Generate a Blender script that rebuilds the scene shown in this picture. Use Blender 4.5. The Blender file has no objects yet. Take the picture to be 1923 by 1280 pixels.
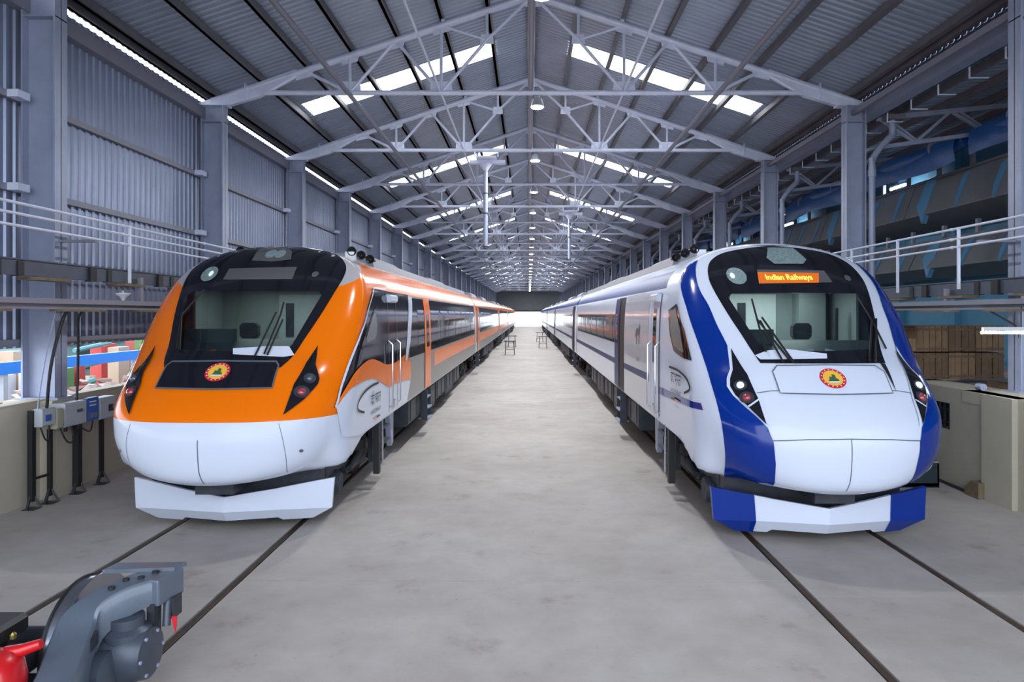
import bpy, bmesh, math, random
from mathutils import Vector, Matrix
from mathutils.bvhtree import BVHTree
from mathutils.geometry import delaunay_2d_cdt
random.seed(7)
SC = bpy.context.scene
COL = SC.collection
# ------------------------------------------------------------ camera
FPX, VX, VY, CH = 1270.0, 993.0, 590.0, 3.0       # focal length in pixels, vanishing point, eye height
cd = bpy.data.cameras.new('camera'); cam = bpy.data.objects.new('camera', cd); COL.objects.link(cam)
cd.sensor_width = 36.0; cd.lens = FPX/1923*36
cd.shift_x = -(VX-961.5)/1923; cd.shift_y = -(640-VY)/1923
cd.clip_start = .05; cd.clip_end = 600
cam.location = (0, 0, CH); cam.rotation_euler = (math.pi/2, 0, 0)
SC.camera = cam
# ------------------------------------------------------------ sky and exposure
w = bpy.data.worlds.new('sky'); SC.world = w; w.use_nodes = True
bg = w.node_tree.nodes['Background']
bg.inputs[0].default_value = (.80, .88, 1.0, 1); bg.inputs[1].default_value = 1.0
SC.view_settings.view_transform = 'Standard'
SC.view_settings.look = 'None'
SC.view_settings.gamma = 1.0
SC.view_settings.use_curve_mapping = False
SC.view_settings.exposure = 2.2
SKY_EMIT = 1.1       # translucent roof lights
LAMP_W = 38         # high bay lamps, watts
# ------------------------------------------------------------ helpers
ORG = {}
def tag(o, label=None, cat=None, group=None, kind=None):
    if label: o['label'] = label
    if cat: o['category'] = cat
    if group: o['group'] = group
    if kind: o['kind'] = kind
    return o
def empty(name, loc=(0, 0, 0), parent=None, **k):
    o = bpy.data.objects.new(name, None); COL.objects.link(o); o.empty_display_size = .2
    p = ORG.get(parent.name, Vector()) if parent else Vector()
    o.location = Vector(loc) - p
    if parent: o.parent = parent
    ORG[o.name] = Vector(loc)
    return tag(o, **k)
def link_mesh(name, me, parent=None, loc=None, **k):
    o = bpy.data.objects.new(name, me); COL.objects.link(o)
    if parent: o.parent = parent
    if loc is not None: o.location = loc
    ORG[o.name] = ORG.get(parent.name, Vector()).copy() if parent else Vector()
    return tag(o, **k)
def copy_tree(o, parent=None, loc=None):
    c = o.copy(); COL.objects.link(c); c.parent = parent
    if loc is not None: c.location = loc
    ORG[c.name] = Vector(loc) if loc is not None else Vector()
    for ch in list(o.children): copy_tree(ch, c)
    return c
class MB:
    def __init__(s): s.v = []; s.f = []
    def add(s, vs, fs):
        n = len(s.v); s.v += [tuple(v) for v in vs]; s.f += [[i+n for i in f] for f in fs]; return s
    def box(s, x0, x1, y0, y1, z0, z1):
        vs = [(x, y, z) for z in (z0, z1) for y in (y0, y1) for x in (x0, x1)]
        return s.add(vs, [(0, 2, 3, 1), (4, 5, 7, 6), (0, 1, 5, 4), (2, 6, 7, 3), (0, 4, 6, 2), (1, 3, 7, 5)])
    def cbox(s, x0, x1, y0, y1, z0, z1, c=.02):
        """box with chamfered edges in x/z"""
        pr = [(x0+c, z0), (x1-c, z0), (x1, z0+c), (x1, z1-c), (x1-c, z1), (x0+c, z1), (x0, z1-c), (x0, z0+c)]
        return s.prism(pr, 'y', y0, y1)
    def prism(s, poly, ax, a, b):
        n = len(poly)
        def P(u, v, t): return (t, u, v) if ax == 'x' else ((u, t, v) if ax == 'y' else (u, v, t))
        vs = [P(u, v, a) for u, v in poly]+[P(u, v, b) for u, v in poly]
        fs = [list(range(n))[::-1], list(range(n, 2*n))]+[(i, (i+1) % n, n+(i+1) % n, n+i) for i in range(n)]
        return s.add(vs, fs)
    def bar(s, p, q, w, h=None, up=(0, 0, 1)):
        p, q = Vector(p), Vector(q); h = h or w; d = (q-p).normalized(); up = Vector(up)
        if abs(d.dot(up)) > .98: up = Vector((0, 1, 0))
        a = d.cross(up).normalized()*w/2; b = a.cross(d).normalized()*h/2
        vs = [c+sa*a+sb*b for c in (p, q) for sa, sb in ((-1, -1), (1, -1), (1, 1), (-1, 1))]
        return s.add(vs, [(3, 2, 1, 0), (4, 5, 6, 7), (0, 1, 5, 4), (1, 2, 6, 5), (2, 3, 7, 6), (3, 0, 4, 7)])
    def tube(s, pts, r, n=8, cap=True):
        pts = [Vector(p) for p in pts]; m = len(pts); rs = r if isinstance(r, (list, tuple)) else [r]*m
        base = len(s.v); ref = None
        for i, p in enumerate(pts):
            d = (pts[min(i+1, m-1)]-pts[max(i-1, 0)])
            d = d.normalized() if d.length > 1e-9 else Vector((0, 0, 1))
            if ref is None:
                ref = d.cross(Vector((0, 0, 1)))
                if ref.length < .1: ref = d.cross(Vector((0, 1, 0)))
            a = (ref-d*ref.dot(d)).normalized(); ref = a; b = d.cross(a)
            for k in range(n):
                t = 2*math.pi*k/n; s.v.append(tuple(p+rs[i]*(math.cos(t)*a+math.sin(t)*b)))
        for i in range(m-1):
            for k in range(n):
                k2 = (k+1) % n; s.f.append([base+i*n+k, base+i*n+k2, base+(i+1)*n+k2, base+(i+1)*n+k])
        if cap:
            s.f.append([base+k for k in range(n)][::-1]); s.f.append([base+(m-1)*n+k for k in range(n)])
        return s
    def lathe(s, c, prof, ax='z', n=20):
        """prof: (r, t) along axis"""
        base = len(s.v); c = Vector(c)
        for r, t in prof:
            for k in range(n):
                a = 2*math.pi*k/n; u, v = r*math.cos(a), r*math.sin(a)
                d = {'z': (u, v, t), 'x': (t, u, v), 'y': (v, t, u)}[ax]; s.v.append(tuple(c+Vector(d)))
        for i in range(len(prof)-1):
            for k in range(n):
                k2 = (k+1) % n; s.f.append([base+i*n+k, base+i*n+k2, base+(i+1)*n+k2, base+(i+1)*n+k])
        s.f.append([base+k for k in range(n)][::-1]); m = len(prof)-1; s.f.append([base+m*n+k for k in range(n)])
        return s
    def mesh(s, name, mat=None, org=(0, 0, 0), smooth=False, bevel=0):
        o = Vector(org); me = bpy.data.meshes.new(name)
        me.from_pydata([tuple(Vector(v)-o) for v in s.v], [], s.f); me.update()
        if bevel:
            bm = bmesh.new(); bm.from_mesh(me)
            bmesh.ops.bevel(bm, geom=[e for e in bm.edges if len(e.link_faces) == 2 and e.calc_face_angle(0) > .6], offset=bevel, segments=2, affect='EDGES', profile=.5)
            bm.to_mesh(me); bm.free()
        if mat: me.materials.append(mat)
        if smooth: 
            me.polygons.foreach_set('use_smooth', [True]*len(me.polygons))
            try: me.set_sharp_from_angle(angle=math.radians(40))
            except Exception: pass
        return me
    def build(s, name, mat, parent=None, smooth=False, bevel=0, **k):
        org = ORG.get(parent.name, Vector()) if parent else Vector()
        return link_mesh(name, s.mesh(name, mat, org, smooth, bevel), parent, **k)
    def thing(s, name, mat, label, cat, group=None, smooth=False, bevel=0, kind=None):
        """a one-mesh thing: origin at the centre of its base"""
        xs, ys, zs = zip(*s.v); o = Vector(((min(xs)+max(xs))/2, (min(ys)+max(ys))/2, min(zs)))
        ob = link_mesh(name, s.mesh(name, mat, o, smooth, bevel), None, o); ORG[ob.name] = o
        return tag(ob, label, cat, group, kind)
def catmull(pts, n=8, closed=False):
    P = [Vector(p) for p in pts]; m = len(P); out = []
    for i in range(m if closed else m-1):
        a, b, c, d = (P[(i-1) % m], P[i], P[(i+1) % m], P[(i+2) % m]) if closed else (P[max(i-1, 0)], P[i], P[i+1], P[min(i+2, m-1)])
        for k in range(n):
            t = k/n; out.append(.5*((2*b)+(c-a)*t+(2*a-5*b+4*c-d)*t*t+(3*b-a-3*c+d)*t**3))
    if not closed: out.append(P[-1])
    return out
ORD = 'nearest second third fourth fifth sixth seventh eighth ninth tenth eleventh twelfth thirteenth fourteenth fifteenth sixteenth seventeenth eighteenth nineteenth twentieth twenty-first twenty-second twenty-third twenty-fourth twenty-fifth twenty-sixth twenty-seventh twenty-eighth'.split()
# ------------------------------------------------------------ materials
def mat(name, col, rough=.5, metal=0, coat=0, noise=0, nscale=6, bump=0, bscale=40, emit=None, es=0, spec=.5, var=None):
    m = bpy.data.materials.new(name); m.use_nodes = True; nt = m.node_tree; b = nt.nodes['Principled BSDF']
    b.inputs['Base Color'].default_value = (*col, 1); b.inputs['Roughness'].default_value = rough
    b.inputs['Metallic'].default_value = metal; b.inputs['Coat Weight'].default_value = coat
    b.inputs['Coat Roughness'].default_value = .03; b.inputs['Specular IOR Level'].default_value = spec
    tc = nt.nodes.new('ShaderNodeTexCoord')
    if noise:
        n = nt.nodes.new('ShaderNodeTexNoise'); n.inputs['Scale'].default_value = nscale; n.inputs['Detail'].default_value = 6
        n.inputs['Roughness'].default_value = .6
        nt.links.new(tc.outputs['Object'], n.inputs['Vector'])
        r = nt.nodes.new('ShaderNodeMapRange'); r.inputs[1].default_value = .3; r.inputs[2].default_value = .7
        nt.links.new(n.outputs[0], r.inputs[0])
        mx = nt.nodes.new('ShaderNodeMix'); mx.data_type = 'RGBA'
        c2 = var or tuple(c*(1-noise) for c in col)
        mx.inputs[6].default_value = (*col, 1); mx.inputs[7].default_value = (*c2, 1)
        nt.links.new(r.outputs[0], mx.inputs[0]); nt.links.new(mx.outputs[2], b.inputs['Base Color'])
    if bump:
        n2 = nt.nodes.new('ShaderNodeTexNoise'); n2.inputs['Scale'].default_value = bscale; n2.inputs['Detail'].default_value = 4
        nt.links.new(tc.outputs['Object'], n2.inputs['Vector'])
        bp = nt.nodes.new('ShaderNodeBump'); bp.inputs['Strength'].default_value = bump; bp.inputs['Distance'].default_value = .01
        nt.links.new(n2.outputs[0], bp.inputs['Height']); nt.links.new(bp.outputs[0], b.inputs['Normal'])
    if emit:
        b.inputs['Emission Color'].default_value = (*emit, 1); b.inputs['Emission Strength'].default_value = es
    return m
M = {}
M['steel'] = mat('painted_structural_steel', (.35, .39, .52), .42, .15, noise=.18, nscale=2)
M['truss'] = mat('painted_truss_steel', (.76, .81, .98), .4, .1, noise=.15, nscale=3)
M['purlin'] = mat('purlin_steel', (.20, .19, .21), .55, .2, noise=.25, nscale=2)
M['roof'] = mat('galvanised_roof_sheet', (.40, .46, .57), .40, .35, noise=.15, nscale=1.2)
M['wall'] = mat('galvanised_wall_sheet', (.29, .33, .45), .36, .45, noise=.15, nscale=1.2)
M['girt'] = mat('girt_steel', (.26, .26, .31), .5, .2)
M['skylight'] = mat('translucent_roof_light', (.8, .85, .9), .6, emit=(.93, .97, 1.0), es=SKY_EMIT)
M['cream'] = mat('cream_plaster', (.50, .46, .37), .8, noise=.10, nscale=2.5, bump=.2)
def floor_mat():
    m = mat('power_floated_concrete', (.46, .43, .41), .7, spec=.18, bump=.15, bscale=30); nt = m.node_tree; b = nt.nodes['Principled BSDF']
    tc = next(n for n in nt.nodes if n.type == 'TEX_COORD'); last = None
    for sc, lo, hi, c in ((.35, .35, .65, (.80, .78, .76)), (2.2, .35, .72, (.86, .85, .84)), (14, .64, .72, (.74, .70, .66)), (1.1, .60, .70, (.84, .80, .77))):
        n = nt.nodes.new('ShaderNodeTexNoise'); n.inputs['Scale'].default_value = sc; n.inputs['Detail'].default_value = 7; n.inputs['Roughness'].default_value = .65
        nt.links.new(tc.outputs['Object'], n.inputs['Vector'])
        r = nt.nodes.new('ShaderNodeMapRange'); r.inputs[1].default_value = lo; r.inputs[2].default_value = hi; nt.links.new(n.outputs[0], r.inputs[0])
        k = nt.nodes.new('ShaderNodeMix'); k.data_type = 'RGBA'; k.inputs[6].default_value = (1, 1, 1, 1); k.inputs[7].default_value = (*c, 1); nt.links.new(r.outputs[0], k.inputs[0])
        x = nt.nodes.new('ShaderNodeMix'); x.data_type = 'RGBA'; x.blend_type = 'MULTIPLY'; x.inputs[0].default_value = 1
        if last is None: x.inputs[6].default_value = (.50, .465, .44, 1)
        else: nt.links.new(last, x.inputs[6])
        nt.links.new(k.outputs[2], x.inputs[7]); last = x.outputs[2]
    nt.links.new(last, b.inputs['Base Color']); return m
M['floor'] = floor_mat()
M['groove'] = mat('rail_groove_dark', (.035, .03, .027), .9)  # near-black base under the slabs, showing in the rail grooves
M['rail'] = mat('rusty_rail_steel', (.10, .065, .045), .55, .6, noise=.4, nscale=8)
M['beam'] = mat('dark_beam_paint', (.095, .11, .15), .5, .2, noise=.2, nscale=3)
M['pipe'] = mat('galvanised_bright_pipe', (.80, .84, .98), .35, .2)
M['dark'] = mat('dark_steel', (.05, .055, .07), .45, .4, noise=.3, nscale=7)
M['black'] = mat('black_rubber', (.012, .012, .014), .5)
M['brass'] = mat('weathered_plywood', (.22, .16, .10), .8, noise=.4, nscale=9)
M['bluesteel'] = mat('blue_painted_steel', (.09, .27, .46), .5, noise=.15, nscale=2)
M['bluewall'] = mat('blue_painted_wall', (.09, .27, .42), .7, noise=.15, nscale=1)
M['louvre'] = mat('grey_louvre_sheet', (.16, .17, .19), .6, noise=.15, nscale=2)
M['tarp'] = mat('blue_tarpaulin', (.015, .10, .34), .35, noise=.3, nscale=5, bump=.6, bscale=8)
M['lampglass'] = mat('lamp_glass', (1, 1, 1), .5, emit=(.95, .97, 1), es=14)
M['lampbody'] = mat('lamp_housing', (.5, .52, .56), .4, .5)
M['white_pl'] = mat('white_plastic', (.75, .77, .8), .35)
M['grey_pl'] = mat('grey_enclosure', (.42, .46, .50), .45, noise=.1, nscale=8)
M['bluesign'] = mat('blue_sign', (.03, .10, .38), .4)
M['wood'] = mat('crate_wood', (.30, .19, .105), .8, noise=.35, nscale=5)
M['wood2'] = mat('crate_wood_dark', (.19, .12, .07), .8, noise=.35, nscale=5)
M['ground'] = mat('outdoor_ground', (.55, .50, .46), .9, noise=.3, nscale=.8)
# ============================================================ the hall
X0 = .1                                   # ridge
BAY = 6.1; C0 = 11.28 - 2*BAY             # first column line (behind the camera)
NB = 28
YS = [C0+BAY*k for k in range(NB)]        # column lines; index 2 is the first one in the photograph
YA, YB = YS[0]-3.0, YS[-1]+3
def rz(x, base=11.25): return base-.33*abs(x-X0)
XL, XR = -8.62, 8.75
# floor ------------------------------------------------------
floor = MB().box(-8.1, 8.0, YA-6, YB, -.30, -.12).build('floor', M['groove'], kind='structure')
TRACKS = (-4.155, 3.853)
cuts = [-8.1]
for c in TRACKS:
    for s in (-1, 1): cuts += [c+s*.87-.055, c+s*.87+.055]
cuts.append(8.0)
for i in range(0, len(cuts), 2):
    a, b = cuts[i], cuts[i+1]
    ys = [YA-6, 7.62, 24, 48, 80, YB] if i == 4 else [YA-6, 7.2, 30, 70, YB]
    for y0, y1 in zip(ys, ys[1:]):
        MB().box(a, b, y0+.009, y1-.009, -.12, 0).build('concrete_slab', M['floor'], floor)
for c in TRACKS:
    for s in (-1, 1):
        x = c+s*.87
        MB().prism([(x-.03, -.12), (x+.03, -.12), (x+.03, -.045), (x+.034, -.03), (x+.034, -.008), (x+.026, 0), (x-.026, 0), (x-.034, -.008), (x-.034, -.03), (x-.03, -.045)], 'y', YA-6, YB).build('rail', M['rail'], floor)
# corrugated sheets -------------------------------------------
def ribs(y0, y1, pitch=.2, top=.07, h=.045):
    """profile points (y, offset) of trapezoid ribs"""
    out = [(y0, 0)]; n = max(1, round((y1-y0)/pitch)); p = (y1-y0)/n
    for i in range(n):
        a = y0+i*p
        out += [(a+p*.30, 0), (a+p*.42, h), (a+p*.72, h), (a+p*.84, 0)]
    return out+[(y1, 0)]
def roof_sheet(y0, y1, xa, xb, base):
    m = MB(); pr = ribs(y0, y1)
    for y, o in pr: m.v += [(xa, y, rz(xa, base)+o), (xb, y, rz(xb, base)+o)]
    for i in range(len(pr)-1): m.f.append([2*i, 2*i+1, 2*i+3, 2*i+2])
    return m
RB = 11.25+.31
ceiling = empty('ceiling', (X0, 0, 8.4), kind='structure')
for k in range(-1, NB-1):
    y0 = YS[k] if k >= 0 else YA; y1 = YS[k+1] if k >= 0 else YS[0]
    if k == NB-2: y1 = YB
    sky = k >= 3 and (k-3) % 2 == 0
    for s in (-1, 1):
        e = XL if s < 0 else XR+.1
        if sky:
            a, b = y0+2.85, y0+4.0; xi, xo = X0+s*1.12, X0+s*6.9
            roof_sheet(y0, a, X0, e, RB).build('roof_sheet', M['roof'], ceiling)
            roof_sheet(b, y1, X0, e, RB).build('roof_sheet', M['roof'], ceiling)
            roof_sheet(a, b, X0, xi, RB).build('roof_sheet', M['roof'], ceiling)
            roof_sheet(a, b, xo, e, RB).build('roof_sheet', M['roof'], ceiling)
            roof_sheet(a, b, xi, xo, RB+.005).build('skylight_panel', M['skylight'], ceiling)
        else:
            roof_sheet(y0, y1, X0, e, RB).build('roof_sheet', M['roof'], ceiling)
# purlins
for s in (-1, 1):
    for j in range(1, 9):
        x = X0+s*1.175*j if j < 8 else X0+s*8.45
        z = rz(x)+.09
        m = MB().box(x-.04, x+.04, YA, YB, z, z+.20)
        m.box(x-.04, x+s*-.09, YA, YB, z, z+.012)
        m.build('purlin', M['purlin'], ceiling)
MB().box(X0-.10, X0+.10, YA, YB, rz(X0)+.08, rz(X0)+.26).build('purlin', M['purlin'], ceiling)
# long horizontal ties running the length of the hall
for x, z, r, lab in ((X0-.05, 8.80, .075, 'grey tube running along the hall under the ridge, with the lamps beside it'),
                     (-4.57, 8.60, .06, 'long grey tie tube crossing under the trusses on the orange train side'),
                     (4.80, 8.60, .06, 'long grey tie tube crossing under the trusses on the blue train side'),
                     (-2.28, 8.74, .03, 'thin tie tube under the trusses nearer the ridge, orange train side'),
                     (2.45, 8.74, .03, 'thin tie tube under the trusses nearer the ridge, blue train side')):
    MB().tube([(x, YA, z), (x, YB, z)], r, 10).thing('tie_tube', M['girt'] if r > .05 else M['truss'], lab, 'tube', 'tie tubes along the hall', smooth=True)
# trusses -----------------------------------------------------
def truss_pieces():
    top = lambda i: (X0+1.175*i, rz(X0+1.175*i)-.06)
    B = lambda i: (X0+1.175*i, 8.69)
    P = []
    for s in (-1, 1):
        f = lambda p: (X0+s*(p[0]-X0), 0, p[1])
        P.append(('top_chord', MB().tube([(X0, 0, rz(X0)-.06), f((X0+8.25, rz(X0+8.25)-.06))], .085, 10)))
        mid = (X0+1.175, 10.05)
        W = [(top(0), mid, .045), (mid, B(2), .045), (top(1), mid, .04), (top(2), mid, .035), (top(2), B(2), .04), (top(3), B(2), .045),
             (top(3), B(4), .045), (top(4), B(4), .04), (top(5), B(4), .045), ((X0+6.25, rz(X0+6.25)-.1), (X0+7.0, 8.72), .035)]
        if s < 0: W.append((top(0), B(0), .04))
        W[-2 if s < 0 else -1] = ((X0+5.95, 9.2), (X0+6.75, 8.74), .05)
        for a, b, r in W: P.append(('web_member', MB().tube([f(a), f(b)], r, 8)))
        for i in (2, 4):
            c = X0+1.175*i
            P.append(('gusset_plate', MB().prism([(X0+s*(c-.30-X0), 8.66), (X0+s*(c+.30-X0), 8.66), (X0+s*(c+.26-X0), 8.98), (X0+s*(c-.26-X0), 8.98)], 'y', -.012, .012)))
        for i in (2, 3, 4, 5):
            c, z = top(i)
            P.append(('gusset_plate', MB().prism([(X0+s*(c-.26-X0), z+.10), (X0+s*(c+.26-X0), z-.07), (X0+s*(c+.20-X0), z-.24), (X0+s*(c-.20-X0), z-.14)], 'y', -.012, .012)))
        P.append(('gusset_plate', MB().prism([(X0+s*1.0, 9.95), (X0+s*1.35, 9.95), (X0+s*1.33, 10.2), (X0+s*1.02, 10.2)], 'y', -.012, .012)))
        P.append(('purlin_cleat', MB().box(X0+s*2.3-.05, X0+s*2.3+.05, -.05, .05, rz(X0+2.3)+.0, rz(X0+2.3)+.1)))
        # haunch: deep tapered plate with flange down to the column
        h = [(6.05, rz(X0+6.05)-.10), (7.0, 8.58), (7.75, 8.36), (8.55, 8.36), (8.55, rz(X0+8.55)-.02), (6.05, rz(X0+6.05)+.02)]
        P.append(('haunch', MB().prism([(X0+s*x, z) for x, z in h], 'y', -.07, .07)))
        P.append(('haunch_rib', MB().box(X0+s*7.35-.012, X0+s*7.35+.012, -.12, .12, 8.5, 8.9)))
        P.append(('end_plate', MB().box(min(X0+s*7.8, X0+s*8.6), max(X0+s*7.8, X0+s*8.6), -.16, .16, 8.33, 8.37)))
    P.append(('bottom_chord', MB().tube([(X0-7.4, 0, 8.69), (X0+7.4, 0, 8.69)], .065, 10)))
    P.append(('gusset_plate', MB().prism([(X0-.25, rz(X0)-.1), (X0+.25, rz(X0)-.1), (X0+.2, rz(X0)-.35), (X0-.2, rz(X0)-.35)], 'y', -.012, .012)))
    return P
TP = truss_pieces()
root = empty('roof_truss', (X0, YS[0], 8.33))
for nm, m in TP:
    m.v = [(a, b+YS[0], c) for a, b, c in m.v]
    m.build(nm, M['truss'], root, smooth=True)
far = MB()
for nm, m in TP: far.add(m.v, m.f)
fme = far.mesh('roof_truss', M['truss'], (X0, YS[0], 8.33), True)
for k in range(NB):
    if k == 0: o = root
    elif k < 12: o = copy_tree(root, None, (X0, YS[k], 8.33))
    else: o = link_mesh('roof_truss', fme, None, (X0, YS[k], 8.33))
    n = ['out of view directly overhead', 'out of view above the parked bogie', 'above the top of the picture over the train noses'] if k < 3 else None
    lab = ('lilac grey tubular roof truss ' + n[k]) if n else 'lilac grey tubular roof truss, the %s one seen down the hall' % ORD[k-3]
    tag(o, lab, 'truss', 'roof trusses')
# columns -----------------------------------------------------
def column(x0, x1, y, z0, z1, lab, pipe=False):
    xa, xb = min(x0, x1), max(x0, x1)
    r = empty('steel_column', ((xa+xb)/2, y, z0), label=lab, cat='column', group='hall columns')
    MB().box(xa, xb, y-.008, y+.008, z0, z1).build('web', M['steel'], r)
    for a in (xa, xb-.03): MB().box(a, a+.03, y-.15, y+.15, z0, z1).build('flange', M['steel'], r)
    MB().box(xa-.08, xb+.08, y-.2, y+.2, z0, z0+.03).build('base_plate', M['steel'], r)
    MB().box(xa, xb, y-.145, y+.145, z1-.45, z1-.43).build('stiffener', M['steel'], r)
    if pipe:
        px = xb+.14
        pts = catmull([(px, y-.15, 1.7), (px, y-.15, 6.5), (px, y-.15, 6.9), (px+.18, y-.15, 7.2), (px+.40, y-.15, 7.45), (px+.52, y-.15, 7.6), (px+.52, y-.15, 7.95)], 5)
        MB().tube(pts, .085, 10).build('drain_pipe', M['steel'], r, smooth=True)
        MB().box(px+.30, px+.75, y-.34, y-.06, 7.93, 8.05).build('gutter_outlet', M['purlin'], r)
        MB().tube([(px, y-.15, 6.5), (px, y-.15, 6.68)], .105, 10).build('pipe_collar', M['steel'], r, smooth=True)
    return r
for k in range(1, NB):
    w_ = ORD[k-2] if k > 1 else 'unseen foremost'
    column(-7.80, -8.36, YS[k], 1.6, 8.36, 'blue grey steel column on the orange train side, the %s down the hall' % w_)
    column(8.10, 8.60, YS[k], 1.7, 8.36, 'blue grey steel column with drain pipe on the blue train side, the %s down the hall' % w_, True)
# left wall ---------------------------------------------------
wl = empty('wall_left', (-8.4, 0, 0), kind='structure')
def wall_sheet(y0, y1, x, z0, z1, s):
    m = MB(); pr = ribs(y0, y1, .2, h=.03)
    for y, o in pr: m.v += [(x+s*o, y, z0), (x+s*o, y, z1)]
    for i in range(len(pr)-1): m.f.append([2*i, 2*i+1, 2*i+3, 2*i+2])
    return m
for k in range(-1, NB-1):
    y0 = YS[k] if k >= 0 else YA; y1 = YS[k+1] if k >= 0 else YS[0]
    if k == NB-2: y1 = YB
    wall_sheet(y0, y1, -8.50, 2.44, 8.50, 1).build('wall_sheet', M['wall'], wl)
for z in (2.48, 5.0, 6.5):
    MB().box(-8.47, -8.38, YA, YB, z, z+.11).build('girt', M['girt'], wl)
MB().box(-8.50, -8.30, YA, YB, 8.02, 8.30).build('eaves_beam', M['girt'], wl)
MB().box(-8.10, -7.90, YA, YB, 0, 1.6).build('parapet', M['cream'], wl)
MB().box(-8.13, -7.88, YA, YB, 1.6, 1.62).build('parapet_cap', M['cream'], wl)
for k in range(NB):
    MB().box(-8.5, -7.70, YS[k]-.35, YS[k]+.35, 0, 1.6).build('pilaster', M['cream'], wl)
for k in range(1, 9):
    for z in (5.0, 6.5):
        MB().box(-8.38, -8.2, YS[k]-.42, YS[k]-.16, z, z+.12).build('girt_cleat', M['truss'], wl)
# right side ---------------------------------------------------
wr = empty('wall_right', (8.0, 0, 0), kind='structure')
mw = MB(); VA, VB, VZ0, VZ1 = 12.0, 13.6, .95, 1.42
def lw(y0, y1, z0, z1): mw.box(7.47, 7.72, y0, y1, z0, z1)
lw(YA, VA, 0, 1.7); lw(VB, YB, 0, 1.7); lw(VA, VB, 0, VZ0); lw(VA, VB, VZ1, 1.7)
mw.build('parapet', M['cream'], wr)
MB().box(7.72, 8.72, YA, YB, 1.50, 1.62).build('ledge_slab', M['cream'], wr)
MB().box(7.70, 7.74, VA-.1, VB+.1, VZ0-.1, VZ1+.1).build('vent_backing', M['black'], wr)
for i in range(11):
    y = VA+.07+i*(VB-VA-.14)/10
    MB().box(7.50, 7.53, y-.022, y+.022, VZ0, VZ1).build('vent_bar', M['dark'], wr)
for z in (VZ0+.12, VZ1-.12): MB().box(7.49, 7.51, VA, VB, z-.012, z+.012).build('vent_bar', M['dark'], wr)
for k in range(NB):
    MB().box(7.38, 8.72, YS[k]-.95 if k == 2 else YS[k]-.4, YS[k]-.25 if k == 2 else YS[k]+.4, 0, 1.7).build('pilaster', M['cream'], wr)
MB().box(7.45, 8.75, YS[2]-.25, YS[2]+.35, 1.5, 1.7).build('column_pad', M['cream'], wr)
# eaves gutter beam above right columns
g = MB().box(8.60, 8.70, YA, YB, 8.05, 8.42).box(8.60, 8.95, YA, YB, 8.03, 8.06).box(8.92, 8.95, YA, YB, 8.03, 8.3)
g.build('eaves_gutter', M['steel'], wr)
MB().box(8.855, 8.875, YA, YB, 8.2, 8.80).build('fascia_sheet', M['wall'], wr)
for i in range(28):
    y = 8.5+1.05*i; MB().box(8.96, 8.98, y, y+.03, 7.82, 8.06).build('gutter_bracket', M['truss'], wr)
    MB().box(8.96, 9.36, y, y+.03, 7.80, 7.82).build('gutter_bracket', M['truss'], wr)
MB().box(8.28, 8.36, YA, YB, 8.10, 8.24).build('eaves_beam', M['girt'], wr)
# end wall with the bright doorway
eb = empty('wall_back', (0, YB, 0), kind='structure')
DX0, DX1, DZ = -3.7, 3.55, 3.65
YE = YB-.3
m = MB().box(-8.6, DX0, YE, YE+.2, 0, 8.6).box(DX1, 8.8, YE, YE+.2, 0, 8.6).box(DX0, DX1, YE, YE+.2, DZ, 8.6)
m.prism([(-8.6, 8.6), (8.8, 8.6), (X0, 11.6)], 'y', YE, YE+.2)
m.build('end_sheet', M['louvre'], eb)
MB().box(DX0, DX1, YE, YE+.2, DZ, DZ+.25).build('door_lintel', M['girt'], eb)
# neighbouring bay on the right ---------------------------------
nb = empty('ceiling.001', (12, 0, 8.0), kind='structure')
def nz(x): return 8.28+.10*(x-8.9)
for k in range(0, NB-1):
    m = MB(); pr = ribs(YS[k], YS[k+1], .25)
    for y, o in pr: m.v += [(8.9, y, nz(8.9)+o), (20.5, y, nz(20.5)+o)]
    for i in range(len(pr)-1): m.f.append([2*i, 2*i+1, 2*i+3, 2*i+2])
    m.build('roof_sheet', M['roof'], nb)
for x in (9.6, 10.7, 11.8, 12.9, 14.0, 15.5, 17, 18.5):
    MB().box(x-.035, x+.035, YS[0], YS[-1], nz(x)-.19, nz(x)-.01).build('purlin', M['purlin'], nb)
def side_truss(y):
    P = []
    T = lambda x: (x, y, nz(x)-.26); B = lambda x: (x, y, nz(x)-1.02+.04*(x-8.7))
    P.append(('top_chord', MB().bar(T(8.95), T(12.72), .10, .12))); P.append(('bottom_chord', MB().bar(B(8.95), B(12.72), .10, .10)))
    xs = [9.0+.92*i for i in range(5)]
    for i in range(4):
        a, b = (T(xs[i]), B(xs[i+1])) if i % 2 == 0 else (B(xs[i]), T(xs[i+1]))
        P.append(('web_member', MB().bar(a, b, .05, .07)))
        if i % 2 == 0: P.append(('web_member', MB().bar((a[0]+.22, a[1], a[2]), (b[0]+.12, b[1], b[2]), .05, .05)))
    return P
sr = empty('side_truss', (14, YS[1], 7))
for nm, m in side_truss(YS[1]): m.build(nm, M['steel'], sr)
for k in range(1, 14):
    o = sr if k == 1 else copy_tree(sr, None, (14, YS[k], 7))
    tag(o, 'lattice truss of the neighbouring bay behind the drain-pipe column, the %s down the hall' % ORD[max(k-2, 0)] if k > 1 else 'lattice truss of the neighbouring bay out of view beside the camera', 'truss', 'side bay trusses')
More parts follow.
